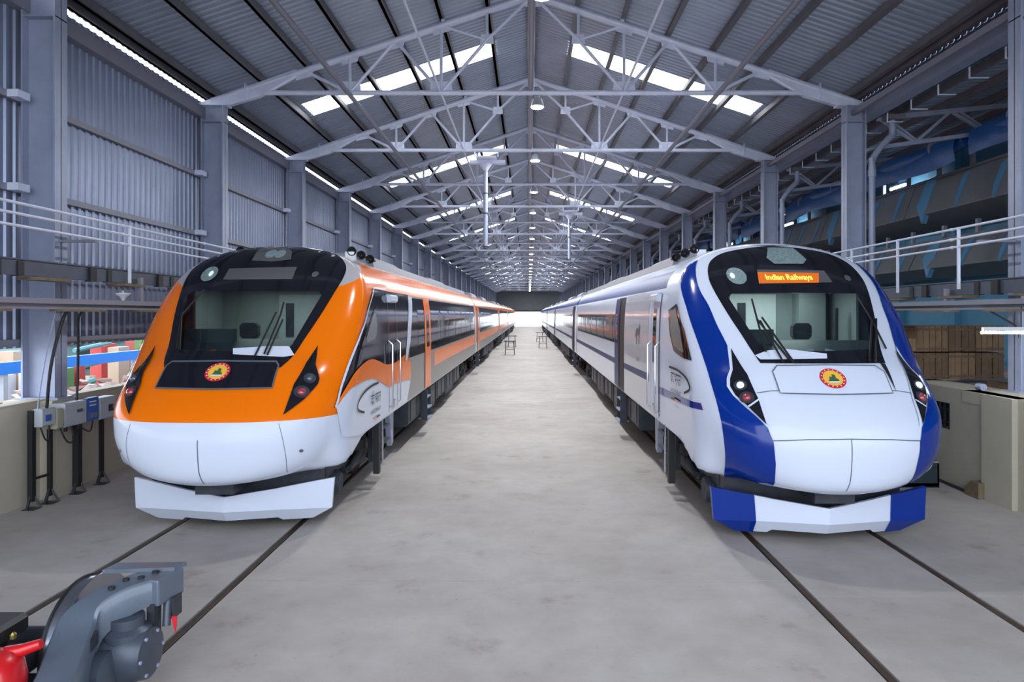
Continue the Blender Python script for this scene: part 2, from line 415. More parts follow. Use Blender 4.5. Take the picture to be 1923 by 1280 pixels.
# blue wall of the neighbouring bay and its floor
wb = MB().box(12.9, 13.1, YS[0], YS[-1], 1.5, 8.3).box(8.9, 12.9, YS[0], YS[-1], 1.30, 1.50)
wb2 = empty('wall_far_right', (13, 0, 0), kind='structure')
MB().box(13.0, 13.2, YS[0], YS[-1], 1.5, 8.6).build('blue_wall_sheet', M['bluewall'], wb2)
MB().box(8.72, 13.2, YS[0], YS[-1], 1.35, 1.55).build('raised_floor', M['floor'], wb2)
for k in range(0, NB-1):
    for d in (0, 3.05):
        MB().box(12.80, 13.0, YS[k]+d-.1, YS[k]+d+.1, 1.55, 8.2).build('blue_post', M['bluesteel'], wb2)
for z in (2.55, 3.35): MB().box(12.93, 13.0, YS[0], YS[-1], z, z+.10).build('blue_rail', M['bluesteel'], wb2)
# grey louvre awnings on blue brackets, two tiers
for ti, (zt, zb_, xo, xi, nm) in enumerate(((6.95, 5.6, 11.6, 12.7, 'upper'), (5.15, 4.1, 11.75, 12.7, 'lower'))):
    for k in range(2, NB-2):
        y0, y1 = YS[k]-2.6, YS[k]+BAY-2.6
        r = empty('louvre_awning', (12.2, (y0+y1)/2, zb_), label='grey sloped %s awning panel on light blue brackets, the %s down the neighbouring bay' % (nm, ORD[k-2]), cat='awning', group='louvre awnings')
        zm = zb_+(zt-zb_)*.26
        MB().prism([(xo-.02, zm), (xo+.35, zt), (xo+.38, zt), (xo+.01, zm-.01)], 'y', y0+.03, y1-.03).build('face_sheet', M['louvre'], r)
        MB().prism([(xo-.02, zm), (xi, zb_), (xi, zb_-.02), (xo-.02, zm-.03)], 'y', y0+.03, y1-.03).build('soffit_sheet', M['louvre'], r)
        MB().box(xo+.3, xo+.42, y0+.02, y1-.02, zt-.0, zt+.07).build('top_rail', M['louvre'], r)
        for j in range(4):
            y = y0+.5+1.5*j; big = j == 3; wd = .5 if big else .16
            h0 = zt+.12 if big else zt-.08
            poly = [(y, h0), (y+wd, h0-.08), (y+wd, zm+.25), (y+.02, zm-.30 if big else zm-.05)]
            # plate standing proud of the sloped sheet
            def sx(z): return xo-.02+.37*(z-zm)/(zt-zm)
            vs = [(sx(max(z, zm-.1))-.05, a, z) for a, z in poly]+[(sx(max(z, zm-.1))+.10, a, z) for a, z in poly]
            MB().add(vs, [(0, 1, 2, 3), (7, 6, 5, 4), (0, 4, 5, 1), (1, 5, 6, 2), (2, 6, 7, 3), (3, 7, 4, 0)]).build('bracket', M['bluesteel'], r)
            MB().box(xo+.40, xo+.5, y+.02, y+.12, zt, zt+.45).build('hanger_post', M['girt'], r)
# rolled tarpaulins above the upper awning
for k in range(2, 12):
    y0 = YS[k]+.25; pts = []; rs = []
    for i in range(9):
        t = i/8; pts.append((11.42+.05*math.sin(5*t+k), y0+t*(BAY-.5), 7.62+.10*math.sin(3*t+k*1.3))); rs.append(.27+.05*math.sin(9*t+k) if 0 < i < 8 else .16)
    r = empty('rolled_tarpaulin', (11.42, y0+2.8, 7.0), label='rolled blue tarpaulin above the grey awnings, the %s down the neighbouring bay' % ORD[k-2], cat='tarpaulin', group='rolled blue tarpaulins')
    MB().tube(pts, rs, 12).build('roll', M['tarp'], r, smooth=True)
    fl = MB()
    for i in range(13):
        t = i/12
        for zz, dx in ((7.66, 0), (7.35, -.06), (7.02+.05*math.sin(7*t+k), .03*math.sin(11*t))): fl.v.append((11.18+dx, y0+.1+t*(BAY-.6), zz))
    for i in range(12):
        for q in (0, 1): fl.f.append((3*i+q, 3*i+q+1, 3*i+q+4, 3*i+q+3))
    fl.build('flap', M['tarp'], r, smooth=True)
    for t in (1.2, 4.2):
        MB().lathe((11.42, y0+t, 7.62), [(.31, -.02), (.325, 0), (.31, .02)], 'y', 14).build('strap', M['girt'], r, smooth=True)
# some lamps in the neighbouring bay
for i, (x, y, z) in enumerate(((12.35, 22.6, 7.25), (12.3, 41, 7.25), (12.3, 32, 7.25))):
    r = empty('batten_lamp', (x, y, z), label='warm white lamp glowing under the tarpaulin, %s down the neighbouring bay' % ORD[i], cat='lamp', group='side bay lamps')
    MB().box(x-.05, x+.05, y-.5, y+.5, z+.04, z+.10).build('lamp_housing', M['lampbody'], r)
    MB().tube([(x, y-.48, z), (x, y+.48, z)], .035, 8).build('lamp_tube', M['lampglass'], r, smooth=True)
# outside ------------------------------------------------------
MB().box(-80, 60, -60, 220, -.6, -.32).build('ground', M['ground'], kind='structure')
# high bay lamps under the ridge --------------------------------
lr = empty('high_bay_lamp', (.22, YS[2], 8.3))
def hb(y):
    c = (.22, y, 8.36)
    return [('lamp_housing', MB().lathe(c, [(.03, .42), (.05, .40), (.07, .24), (.12, .20), (.17, .05), (.18, 0), (.16, 0)], 'z', 16), M['lampbody']),
            ('lamp_lens', MB().lathe(c, [(.165, .0), (.15, -.02), (.08, -.035), (.01, -.04)], 'z', 16), M['lampglass']),
            ('hanger', MB().tube([(.22, y, 8.76), (.14, y, 8.80)], .02, 6), M['steel'])]
for nm, m, mt in hb(YS[2]): m.build(nm, mt, lr, smooth=True)
for k in range(2, NB-1):
    o = lr if k == 2 else copy_tree(lr, None, (.22, YS[k]+.12, 8.3))
    if k == 2: o.location.y += .12
    tag(o, 'round high bay lamp under the ridge, the %s down the hall' % ORD[k-3] if k > 2 else 'round high bay lamp above the top of the picture', 'lamp', 'high bay lamps')
    ld = bpy.data.lights.new('high_bay_light', 'AREA'); ld.shape = 'DISK'; ld.size = .35; ld.energy = LAMP_W; ld.color = (.93, .96, 1)
    lo = bpy.data.objects.new('high_bay_light', ld); COL.objects.link(lo); lo.parent = o; lo.location = (0, 0, -.02)
# hanging poles with bracket -------------------------------------
for x, y, zb_, lab in ((-1.52, YS[4]+.3, 5.35, 'pale pole hanging from a roof truss on the orange train side'), (2.16, YS[6]+.3, 5.9, 'pale pole hanging from a roof truss on the blue train side')):
    r = empty('hanging_pole', (x, y, zb_), label=lab, cat='pole', group='hanging poles')
    MB().tube([(x, y, 8.1), (x, y, zb_)], .075, 12).build('pole', M['steel'], r, smooth=True)
    MB().lathe((x, y, 8.1), [(.08, -.05), (.14, .05), (.24, .16), (.25, .2)], 'z', 16).build('flared_head', M['truss'], r, smooth=True)
    m = MB().box(x-.55, x+.7, y-.12, y-.06, 8.28, 8.40).box(x-.55, x+.7, y+.06, y+.12, 8.28, 8.40)
    m.build('cross_beam', M['truss'], r)
    MB().box(x-.3, x+.4, y-.5, y+.14, 8.40, 8.46).build('mounting_plate', M['truss'], r)
    for dx in (-.35, .45): MB().bar((x+dx, y-.35, 8.46), (x+dx, y-.30, 8.70), .05).build('clamp', M['truss'], r)
    for z in (zb_+.03, zb_+1.2, zb_+1.9): MB().lathe((x, y, z), [(.085, -.02), (.085, .02)], 'z', 12).build('collar', M['dark'], r)
# service pipes and walkway beams -------------------------------
for s, X, nm in ((-1, -7.2, 'orange'), (1, 7.5, 'blue')):
    rails = []
    for i, z in enumerate((4.57, 4.42, 4.25)):
        if s > 0: z -= (.07, .10, .07)[i]
        m = MB().tube([(X, 2.0, z), (X, YB-2, z)], .022, 8)
        for y in range(3, 60, 3): m.lathe((X, y, z), [(.03, -.03), (.03, .03)], 'y', 8)
        rails.append(m)
    r = empty('service_walkway', (X+s*.2, 20, 3.2), label='long grey service walkway frame carried along the columns beside the %s train' % nm, cat='walkway', group='service walkways')
    for m in rails: m.build('guard_rail', M['pipe'], r, smooth=True)
    zu = 3.68 if s < 0 else 3.46; xu = X+s*.12
    MB().box(xu-.05, xu+.05, 2, YB-2, zu-.12, zu+.10).box(xu-.07, xu+.07, 2, YB-2, zu+.10, zu+.12).build('upper_beam', M['beam'], r)
    MB().box(X-.09, X+.09, 2, YB-2, 3.16, 3.24).box(X-.02, X+.02, 2, YB-2, 3.08, 3.16).build('lower_beam', M['girt'], r)
    MB().box(X+s*.45-.03, X+s*.45+.03, 2, YB-2, 3.14, 3.22).build('rear_beam', M['girt'], r)
    y = 4.0; i = 0
    while y < 60:
        if s > 0 or i % 3 == 1: MB().box(X-.02, X+.02, y-.02, y+.02, zu-.12 if s < 0 else zu-.02, 4.60 if s < 0 else 4.52).build('stanchion', M['pipe'], r)
        if i % 2 == 0:
            MB().box(X-.03, X+.03, y+.3, y+.38, 3.2, zu).build('hanger_strut', M['girt'], r)
            MB().bar((X, y+.34, 3.2), (X+s*.5, y+.34, 3.2), .06).build('cross_strut', M['girt'], r)
        MB().box(xu-s*.05-.05, xu-s*.05+.05, y+1.0, y+1.16, zu-.14, zu+.09).build('clamp_block', M['black'], r)
        MB().box(xu-s*.02-.05, xu-s*.02+.05, y+1.5, y+1.62, zu-.13, zu+.08).build('clamp_block', M['black'], r)
        if y < 30:
            MB().box(X-.14, X+.14, y+.2, y+1.15, 3.045, 3.08).build('tread_board', M['brass'], r)
            MB().box(xu-.16, xu+.16, y+1.8, y+2.5, zu-.175, zu-.13).build('tread_board', M['brass'], r)
        y += 2.05 if s < 0 else 1.95; i += 1
    for k in range(1, NB-1):
        xx = -7.82 if s < 0 else 8.12
        MB().box(min(X, xx), max(X, xx), YS[k]-.06, YS[k]+.06, 3.16, 3.24).build('wall_bracket', M['girt'], r)
        MB().box(min(X, xx), max(X, xx), YS[k]-.05, YS[k]+.05, 4.2, 4.24).build('wall_bracket', M['girt'], r)
# ============================================================ the trains
HALF = [(0, .80), (.6, .80), (1.0, .83), (1.27, .93), (1.45, 1.10), (1.55, 1.34), (1.60, 1.7), (1.62, 2.2), (1.61, 2.7), (1.59, 3.1), (1.545, 3.4),
        (1.44, 3.66), (1.22, 3.88), (.85, 4.04), (.42, 4.13), (0, 4.15)]
def resample(pts, n):
    L = [0]
    for a, b in zip(pts, pts[1:]): L.append(L[-1]+(Vector(b)-Vector(a)).length)
    out = []; j = 0
    for i in range(n):
        t = L[-1]*i/(n-1)
        while j < len(L)-2 and L[j+1] < t: j += 1
        u = (t-L[j])/max(L[j+1]-L[j], 1e-9); out.append(Vector(pts[j]).lerp(Vector(pts[j+1]), u))
    return out
HALF2 = [(0, .80), (.6, .80), (1.15, .81), (1.42, .83), (1.57, .90), (1.615, 1.15), (1.62, 1.7)]+HALF[7:]
hp2 = resample(catmull([(x, z, 0) for x, z in HALF2], 10), 72)
hp = resample(catmull([(x, z, 0) for x, z in HALF], 10), 72)
OUT = [(p.x, p.y) for p in hp]+[(-p.x, p.y) for p in hp[-2:0:-1]]       # closed outline
OUT2 = [(p.x, p.y) for p in hp2]+[(-p.x, p.y) for p in hp2[-2:0:-1]]
def sq(a, b, y):
    u = min(max((y-.65)/.45, 0), 1); u = u*u*(3-2*u); return a+(b-a)*u
NT = len(OUT); ZC = 2.05; EXN = 2.6; RS = .80
YP = [(.70, .34), (.80, .20), (.88, .10), (1.0, .045), (1.2, .01), (1.4, 0), (1.62, .05), (1.8, .17), (2.03, .385), (2.22, .565), (2.52, .90), (2.9, 1.30), (3.34, 1.75), (3.62, 2.05), (3.9, 2.38), (4.05, 2.62), (4.15, 2.9), (4.3, 3.3)]
_yp = catmull([(z, y, 0) for z, y in YP], 10)
def ymeas(z):
    if z <= _yp[0].x: return _yp[0].y
    for a, b in zip(_yp, _yp[1:]):
        if a.x <= z <= b.x: return a.y+(b.y-a.y)*(z-a.x)/max(b.x-a.x, 1e-9)
    return _yp[-1].y
def g(t): t = min(t, 1); return 1-(1-t**EXN)**(1/EXN)
XM = sorted({round(p.y, 4): p.x for p in hp if p.y < ZC+.05}.items())
def xmax(z):
    if z <= .806: return .72
    for (za, a), (zb, b) in zip(XM, XM[1:]):
        if za <= z <= zb: return max(.72, a+(b-a)*(z-za)/max(zb-za, 1e-6))
    return 1.62
def nose_y(x, z, t):
    if z < ZC:
        u = min(max((z-1.5)/1.5, 0), 1); return ymeas(z)+(1.4-.74*u)*g(min(1, max(0, abs(x)/xmax(z))))
    t0 = min((z-ZC)/(4.15-ZC) if z > ZC else (ZC-z)/(ZC-.80), 1)
    u = min(max((z-1.5)/1.5, 0), 1); rs = 1.4-.74*u          # the corners are rounder low down
    return ymeas(z)+rs*(g(t)-g(t0))
def zbot(y):
    P = [(0, .8), (.74, .83), (.95, .86), (1.25, .96), (1.75, 1.13), (2.1, 1.17), (30, 1.17)]
    for (a, za), (b, zb) in zip(P, P[1:]):
        if y <= b: return za+(zb-za)*max(0, y-a)/(b-a)
    return 1.17
NA = 46
def nose_mesh(yend, stations):
    v = [(0, nose_y(0, ZC, 0), ZC)]; f = []
    for i in range(1, NA+1):
        a = (math.pi/2)*(i/NA)**.85; t = math.sin(a)**(2/EXN) if i < NA else 1
        for j, (X, Z) in enumerate(OUT):
            x, z = t*X, ZC+t*(Z-ZC); y = nose_y(x, z, t); x, z = sq(x, t*OUT2[j][0], y), sq(z, ZC+t*(OUT2[j][1]-ZC), y)
            v.append((x, y, max(z, zbot(y)) if abs(x) > 1.3 else z))
    yb = [v[1+(NA-1)*NT+j][1] for j in range(NT)]
    ns = 14
    for s in range(1, ns+1):
        q = s/ns
        for j, (X, Z) in enumerate(OUT):
            y = yb[j]+(4.2-yb[j])*q; X, Z = sq(X, OUT2[j][0], y), sq(Z, OUT2[j][1], y)
            v.append((X, y, max(Z, zbot(y)) if abs(X) > .9 or y > 1.2 else Z))
    for y in stations:
        for j, (X, Z) in enumerate(OUT2): v.append((X, y, max(Z, zbot(y))))
    for j in range(NT): f.append((0, 1+j, 1+(j+1) % NT))
    R = NA+ns+len(stations)
    for i in range(R-1):
        for j in range(NT):
            a, b = 1+i*NT+j, 1+i*NT+(j+1) % NT
            f.append((a, a+NT, b+NT, b))
    f.append([1+(R-1)*NT+j for j in range(NT)][::-1])
    return v, f
STN = [5, 6.5, 8, 10, 12, 15, 18, 21, 24]
NV, NF = nose_mesh(24, STN)
BV = BVHTree.FromPolygons([Vector(q) for q in NV], NF)
NT_Y = {'orange': 8.48, 'blue': 8.06}
TX = {'orange': TRACKS[0], 'blue': TRACKS[1]}
def hit(tr, px, py):
    """where the sight line through photograph point (px, py) meets the body of a train, in the train's own coordinates"""
    o = Vector((-TX[tr], -NT_Y[tr], CH)); cx, cy = (460, 640) if tr == 'orange' else (1530, 640)
    for i in range(60):                       # a point just off the silhouette slides inwards
        d = Vector(((px-VX)/FPX, 1, (VY-py)/FPX)).normalized(); h = BV.ray_cast(o, d)
        if h[0] is not None: break
        l = math.hypot(cx-px, cy-py); px += (cx-px)/l*1.5; py += (cy-py)/l*1.5
    return h[0], h[1]
def outw(n, ref): return n if n.dot(ref) > 0 else -n
def project(mode, u, v, sd=1):
    if mode == 'f': o, d = Vector((u, -3, v)), Vector((0, 1, 0))
    elif mode == 's': o, d = Vector((4*sd, u, v)), Vector((-sd, 0, 0))
    else:
        a = u/2.2; d = -Vector((math.sin(a), -math.cos(a), 0)); o = Vector((0, 3.2, v))-d*8
    h = BV.ray_cast(o, d)
    if h[0] is None: return None
    return h[0], outw(h[1], -d)
def touv(mode, p):
    if mode == 'f': return (p.x, p.z)
    if mode == 's': return (p.y, p.z)
    return (2.2*math.atan2(p.x, 3.2-p.y), p.z)
def inpoly(x, y, P):
    c = False; n = len(P)
    for i in range(n):
        (x1, y1), (x2, y2) = P[i], P[(i+1) % n]
        if (y1 > y) != (y2 > y) and x < (x2-x1)*(y-y1)/(y2-y1)+x1: c = not c
    return c
def dens(P, step):
    out = []; n = len(P)
    for i in range(n):
        a, b = Vector((*P[i], 0)), Vector((*P[(i+1) % n], 0)); k = max(1, int((b-a).length/step))
        out += [tuple(a.lerp(b, j/k)[:2]) for j in range(k)]
    return out
def patch(P, step=.06, hole=None):
    """triangulate a 2-D outline with interior points"""
    P = dens(P, step); pts = [Vector(p) for p in P]; n = len(P); E = [(i, (i+1) % n) for i in range(n)]
    if hole:
        H = dens(hole, step); k = len(pts); pts += [Vector(p) for p in H]; E += [(k+i, k+(i+1) % len(H)) for i in range(len(H))]
    xs = [p[0] for p in P]; ys = [p[1] for p in P]
    nx, ny = int((max(xs)-min(xs))/step)+1, int((max(ys)-min(ys))/step)+1
    for i in range(nx):
        for j in range(ny):
            x, y = min(xs)+(i+.5+.25*(j % 2))*step, min(ys)+(j+.5)*step
            if inpoly(x, y, P) and not (hole and inpoly(x, y, hole)): pts.append(Vector((x, y)))
    V, _, F, *_r = delaunay_2d_cdt(pts, E, [], 0, 1e-6)
    F2 = []
    for f in F:
        cx = sum(V[i].x for i in f)/3; cy = sum(V[i].y for i in f)/3
        if inpoly(cx, cy, P) and not (hole and inpoly(cx, cy, hole)): F2.append(f)
    return [tuple(q) for q in V], F2
def decal(parent, name, P, mode, mt, off=.004, step=.06, sd=1, hole=None, thick=0, mirror=False, **k):
    V, F = patch(P, step, hole); vs = []; bad = set()
    for i, (u, v) in enumerate(V):
        r = project(mode, u, v, sd)
        if r is None: bad.add(i); vs.append(Vector())
        else: vs.append(r[0]+r[1]*off)
    F = [f for f in F if not any(i in bad for i in f)]
    used = sorted({i for f in F for i in f}); mp = {a: b for b, a in enumerate(used)}
    for sgn in ((1, -1) if mirror else (1,)):
        vv = [(sgn*vs[i].x, vs[i].y, vs[i].z) for i in used]; ff = [[mp[i] for i in f] for f in F]
        # consistent outward faces
        out = []
        for f in ff:
            a, b, c = (Vector(vv[i]) for i in f[:3]); nn = (b-a).cross(c-a); ctr = (a+b+c)/3
            ref = ctr-Vector((0, max(ctr.y, 2.6), 2.2)); out.append(f if nn.dot(ref) > 0 else f[::-1])
        me = bpy.data.meshes.new(name); me.from_pydata(vv, [], out); me.update(); me.materials.append(mt)
        me.polygons.foreach_set('use_smooth', [True]*len(me.polygons))
        o = link_mesh(name, me, parent, **k)
    return o
def half(tr, px, mode='f'):
    """outline of one half (top to bottom) from photograph points, mirrored into a symmetric whole"""
    s = 1 if tr == 'orange' else -1; q = []
    for p in px:
        h = hit(tr, *p)[0]; u, v = touv(mode, h); q.append((abs(u), v))
    return q
def smooth(q, n=6): return [(p.x, p.y) for p in catmull([(a, b, 0) for a, b in q], n)]
def sym(q): return [(u, v) for u, v in q]+[(-u, v) for u, v in q[::-1]]
def circ(c, rx, rz_, n=28, sh=0): return [(c[0]+rx*math.cos(2*math.pi*i/n)+sh*math.sin(2*math.pi*i/n), c[1]+rz_*math.sin(2*math.pi*i/n)) for i in range(n)]
def strip(parent, name, path, mode, mt, wd=.012, off=.004, sd=1, mirror=False, **k):
    """thin band following a 2-D path on the body"""
    pts = []
    for (u, v), (u2, v2) in zip(path, path[1:]):
        n = max(1, int(math.hypot(u2-u, v2-v)/.04)); pts += [(u+(u2-u)*i/n, v+(v2-v)*i/n) for i in range(n)]
    pts.append(path[-1]); L, R = [], []
    for i, p in enumerate(pts):
        a, b = pts[max(i-1, 0)], pts[min(i+1, len(pts)-1)]; dx, dy = b[0]-a[0], b[1]-a[1]; l = math.hypot(dx, dy) or 1
        L.append((p[0]-dy/l*wd/2, p[1]+dx/l*wd/2)); R.append((p[0]+dy/l*wd/2, p[1]-dx/l*wd/2))
    vs, fs = [], []
    for a, b in zip(L, R):
        ra, rb = project(mode, *a, sd), project(mode, *b, sd)
        if ra is None or rb is None: continue
        vs += [ra[0]+ra[1]*off, rb[0]+rb[1]*off]
    for i in range(len(vs)//2-1): fs.append([2*i, 2*i+1, 2*i+3, 2*i+2])
    for sgn in ((1, -1) if mirror else (1,)):
        me = bpy.data.meshes.new(name); me.from_pydata([(sgn*q.x, q.y, q.z) for q in vs], [], fs); me.materials.append(mt)
        o = link_mesh(name, me, parent, **k)
    return o
def text_on(parent, name, body, size, mode, at, mt, sd=1, off=.008, rot=0, wide=1, emb=0, **k):
    """lettering projected on the body; at = (u, v) of its centre"""
    cu = bpy.data.curves.new(name, 'FONT'); cu.body = body; cu.size = size; cu.align_x = 'CENTER'; cu.align_y = 'CENTER'; cu.resolution_u = 2; cu.offset = emb
    to = bpy.data.objects.new('t', cu); COL.objects.link(to)
    dg = bpy.context.evaluated_depsgraph_get(); me = bpy.data.meshes.new_from_object(to.evaluated_get(dg))
    bpy.data.objects.remove(to); bm = bmesh.new(); bm.from_mesh(me)
    bmesh.ops.subdivide_edges(bm, edges=[e for e in bm.edges if e.calc_length() > size*.3], cuts=2)
    flip = -1 if (mode == 's' and sd < 0) else 1
    for v in bm.verts:
        x, y = v.co.x*wide, v.co.y; c, s = math.cos(rot), math.sin(rot); x, y = x*c-y*s, x*s+y*c
        r = project(mode, at[0]+x*flip, at[1]+y, sd)
        if r: v.co = r[0]+r[1]*off
    bm.to_mesh(me); bm.free(); me.materials.clear(); me.materials.append(mt)
    return link_mesh(name, me, parent, **k)
# --- paints
def paint(name, col, rough=.16, coat=0, **k): return mat(name, col, max(rough, .05), 0, 0, spec=.42, **k)
WHITE = (.62, .67, .79); ORANGE = (.85, .17, .002)
M['white'] = mat('white_train_paint', WHITE, .2, spec=.28)
M['orange'] = mat('orange_train_paint', ORANGE, .2, spec=.22)
M['bluep'] = paint('blue_train_paint', (.001, .026, .24), .12, .3)
M['bluep2'] = mat('dull_blue_train_paint', (.02, .035, .14), .35, spec=.25)
M['greyp'] = mat('grey_train_paint', (.26, .25, .235), .3, spec=.25)
M['roofp'] = paint('grey_train_roof_paint', (.24, .24, .27), .5, .1)
M['mask'] = paint('black_glass_mask', (.010, .011, .016), .08, 0)
M['tint'] = paint('tinted_window_glass', (.014, .017, .024), .05, 0)
M['brownpipe'] = mat('brown_pipe', (.25, .11, .03), .6)
M['seam'] = mat('panel_seam', (.10, .11, .14), .6)
M['sidepane'] = mat('cab_side_pane', (.17, .19, .18), .25, spec=.4)
M['chrome'] = mat('polished_handrail', (.75, .78, .85), .15, .8)
M['lens'] = mat('headlamp_lens', (.45, .62, .62), .08, .4, coat=1, noise=.5, nscale=30)
M['lenswhite'] = mat('headlamp_bulb', (.8, .9, .95), .1, .3, emit=(.8, .9, 1), es=.12)
M['lensred'] = mat('tail_lamp_lens', (.22, .025, .045), .1, 0, coat=1, emit=(1, .1, .1), es=.02)
M['lensdark'] = mat('unlit_lamp_lens', (.06, .08, .11), .06, 0, coat=1)
M['screen'] = mat('display_window', (.10, .10, .105), .15, coat=.6)
M['led'] = mat('amber_led', (.1, .03, 0), .5, emit=(1, .20, .02), es=.15)
M['ledt'] = mat('amber_led_text', (.1, .03, 0), .5, emit=(1, .62, .10), es=.5)
M['red'] = mat('emblem_red', (.62, .02, .03), .4)
M['yellow'] = mat('emblem_yellow', (.85, .48, .06), .4)
M['green'] = mat('emblem_green', (.05, .12, .04), .5)
M['cabwall'] = mat('cab_lining', (.30, .33, .34), .6)
M['cabdesk'] = mat('cab_desk', (.07, .10, .12), .5)
M['under'] = mat('underframe_grey', (.045, .055, .075), .55, .2, noise=.4, nscale=4)
M['bogie'] = mat('bogie_grey_paint', (.07, .085, .115), .4, .2, noise=.3, nscale=5)
def glass_mat():
    m = bpy.data.materials.new('windscreen_glass'); m.use_nodes = True; nt = m.node_tree; nt.nodes.clear()
    o = nt.nodes.new('ShaderNodeOutputMaterial'); mx = nt.nodes.new('ShaderNodeMixShader'); tr = nt.nodes.new('ShaderNodeBsdfTransparent')
    gl = nt.nodes.new('ShaderNodeBsdfGlossy'); gl.inputs['Roughness'].default_value = .02; gl.inputs['Color'].default_value = (.9, .95, 1, 1)
    fr = nt.nodes.new('ShaderNodeFresnel'); fr.inputs['IOR'].default_value = 1.6
    tr.inputs['Color'].default_value = (.60, .72, .70, 1)
    nt.links.new(fr.outputs[0], mx.inputs[0]); nt.links.new(tr.outputs[0], mx.inputs[1]); nt.links.new(gl.outputs[0], mx.inputs[2]); nt.links.new(mx.outputs[0], o.inputs[0])
    return m
M['glass'] = glass_mat()
def shell_mat(tr):
    """body colours by height, as painted: object coordinates, metres"""
    m = bpy.data.materials.new(tr+'_train_shell_paint'); m.use_nodes = True; nt = m.node_tree; b = nt.nodes['Principled BSDF']
    b.inputs['Roughness'].default_value = .16; b.inputs['Specular IOR Level'].default_value = .22
    tc = nt.nodes.new('ShaderNodeTexCoord'); sp = nt.nodes.new('ShaderNodeSeparateXYZ'); nt.links.new(tc.outputs['Object'], sp.inputs[0])
    def math_(op, a, c):
        n = nt.nodes.new('ShaderNodeMath'); n.operation = op
        for i, q in enumerate((a, c)):
            if isinstance(q, (int, float)): n.inputs[i].default_value = q
            else: nt.links.new(q, n.inputs[i])
        return n.outputs[0]
    def mix(fac, A, B):
        n = nt.nodes.new('ShaderNodeMix'); n.data_type = 'RGBA'; nt.links.new(fac, n.inputs[0])
        for i, q in ((6, A), (7, B)):
            if isinstance(q, tuple): n.inputs[i].default_value = (*q, 1)
            else: nt.links.new(q, n.inputs[i])
        return n.outputs[2]
    Z, Y = sp.outputs[2], sp.outputs[1]
    if tr == 'orange':
        c = mix(math_('GREATER_THAN', Z, 1.63), WHITE, ORANGE)
        lim = math_('MINIMUM', math_('ADD', math_('MULTIPLY', math_('SUBTRACT', Y, 2.35), .42), 3.58), 3.86)
        c = mix(math_('GREATER_THAN', Z, lim), c, (.40, .38, .40))
    else:
        fac = math_('MULTIPLY', math_('MULTIPLY', math_('GREATER_THAN', Z, 3.44), math_('LESS_THAN', Z, 3.74)), math_('GREATER_THAN', Y, 3.35))
        c = mix(fac, WHITE, (.01, .03, .17))
        nt.links.new(math_('SUBTRACT', .22, math_('MULTIPLY', fac, .17)), b.inputs['Specular IOR Level'])
        nt.links.new(math_('ADD', .16, math_('MULTIPLY', fac, .2)), b.inputs['Roughness'])
    nt.links.new(c, b.inputs['Base Color'])
    return m
for t_ in ('orange', 'blue'): M['shell_'+t_] = shell_mat(t_)
# --- shared running gear, in a coach's own coordinates
def bogie_mb(yc):
    out = []
    w = MB()
    for dy in (-1.3, 1.3):
        for s in (-1, 1):
            x = .80*s
            out.append(('wheel', MB().lathe((x, yc+dy, .455), [(.40, -.065), (.455, -.06), (.46, .03), (.485, .05), (.485, .065), (.36, .065), (.15, .09), (.15, -.09), (.36, -.05)], 'x', 28), M['rail']))
        out.append(('axle', MB().tube([(-.78, yc+dy, .455), (.78, yc+dy, .455)], .08, 10), M['dark']))
    for s in (-1, 1):
        x = s*1.12
        pr = [(yc-1.75, .62), (yc-1.75, .80), (yc-.9, .84), (yc-.55, .62), (yc+.55, .62), (yc+.9, .84), (yc+1.75, .80), (yc+1.75, .62), (yc+.85, .60), (yc+.6, .42), (yc-.6, .42), (yc-.85, .60)]
        out.append(('side_frame', MB().prism(pr, 'x', x-.09, x+.09), M['under']))
        for dy in (-1.3, 1.3):
            out.append(('axle_box', MB().lathe((x+s*.06, yc+dy, .455), [(.17, -.12), (.19, -.06), (.19, .06), (.14, .12)], 'x', 16), M['under']))
            for d2 in (-.26, .26):
                m = MB(); 
                for i in range(5): m.lathe((x, yc+dy+d2, .50+.055*i), [(.075, -.012), (.095, 0), (.075, .012)], 'z', 12)
                out.append(('coil_spring', m, M['dark']))
        out.append(('air_spring', MB().lathe((x, yc, .84), [(.22, -.16), (.27, -.10), (.27, .04), (.2, .12)], 'z', 18), M['black']))
        out.append(('damper', MB().tube([(x+s*.14, yc-.7, .52), (x+s*.14, yc+.5, .78)], .05, 10), M['under']))
        out.append(('brake_caliper', MB().box(s*.5-.16, s*.5+.16, yc+.55, yc+.9, .3, .62), M['dark']))
    out.append(('bolster', MB().box(-1.1, 1.1, yc-.3, yc+.3, .55, .75), M['under']))
    return out
def running_gear(root, length, y0=0, first=3.1):
    for yc in (y0+first, y0+length-3.7):
        b = empty('bogie', (root.location.x, root.location.y+yc, 0), root)
        ORG[b.name] = Vector((0, yc, 0)); b.location = (0, yc, 0)
        for nm, m, mt in bogie_mb(yc): m.build(nm, mt, b, smooth=True)
    ya, yb = y0+first+3.2, y0+length-6.6; n = 5; L = (yb-ya)/n
    for i in range(n):
        a = ya+i*L
        for s in (-1, 1):
            xa, xb = sorted((s*.55, s*1.50))
            MB().cbox(xa, xb, a+.12, a+L-.12, .42 if i % 2 else .52, 1.18, .05).build('equipment_box', M['under'], root)
            for q in (.3, .7): MB().box(*sorted((s*1.50, s*1.515)), a+L*q-.3, a+L*q+.3, .62, 1.05).build('box_lid', M['dark'], root)
    MB().box(-1.35, 1.35, y0+1.4, y0+length-.3, 1.0, 1.2).build('floor_frame', M['under'], root)
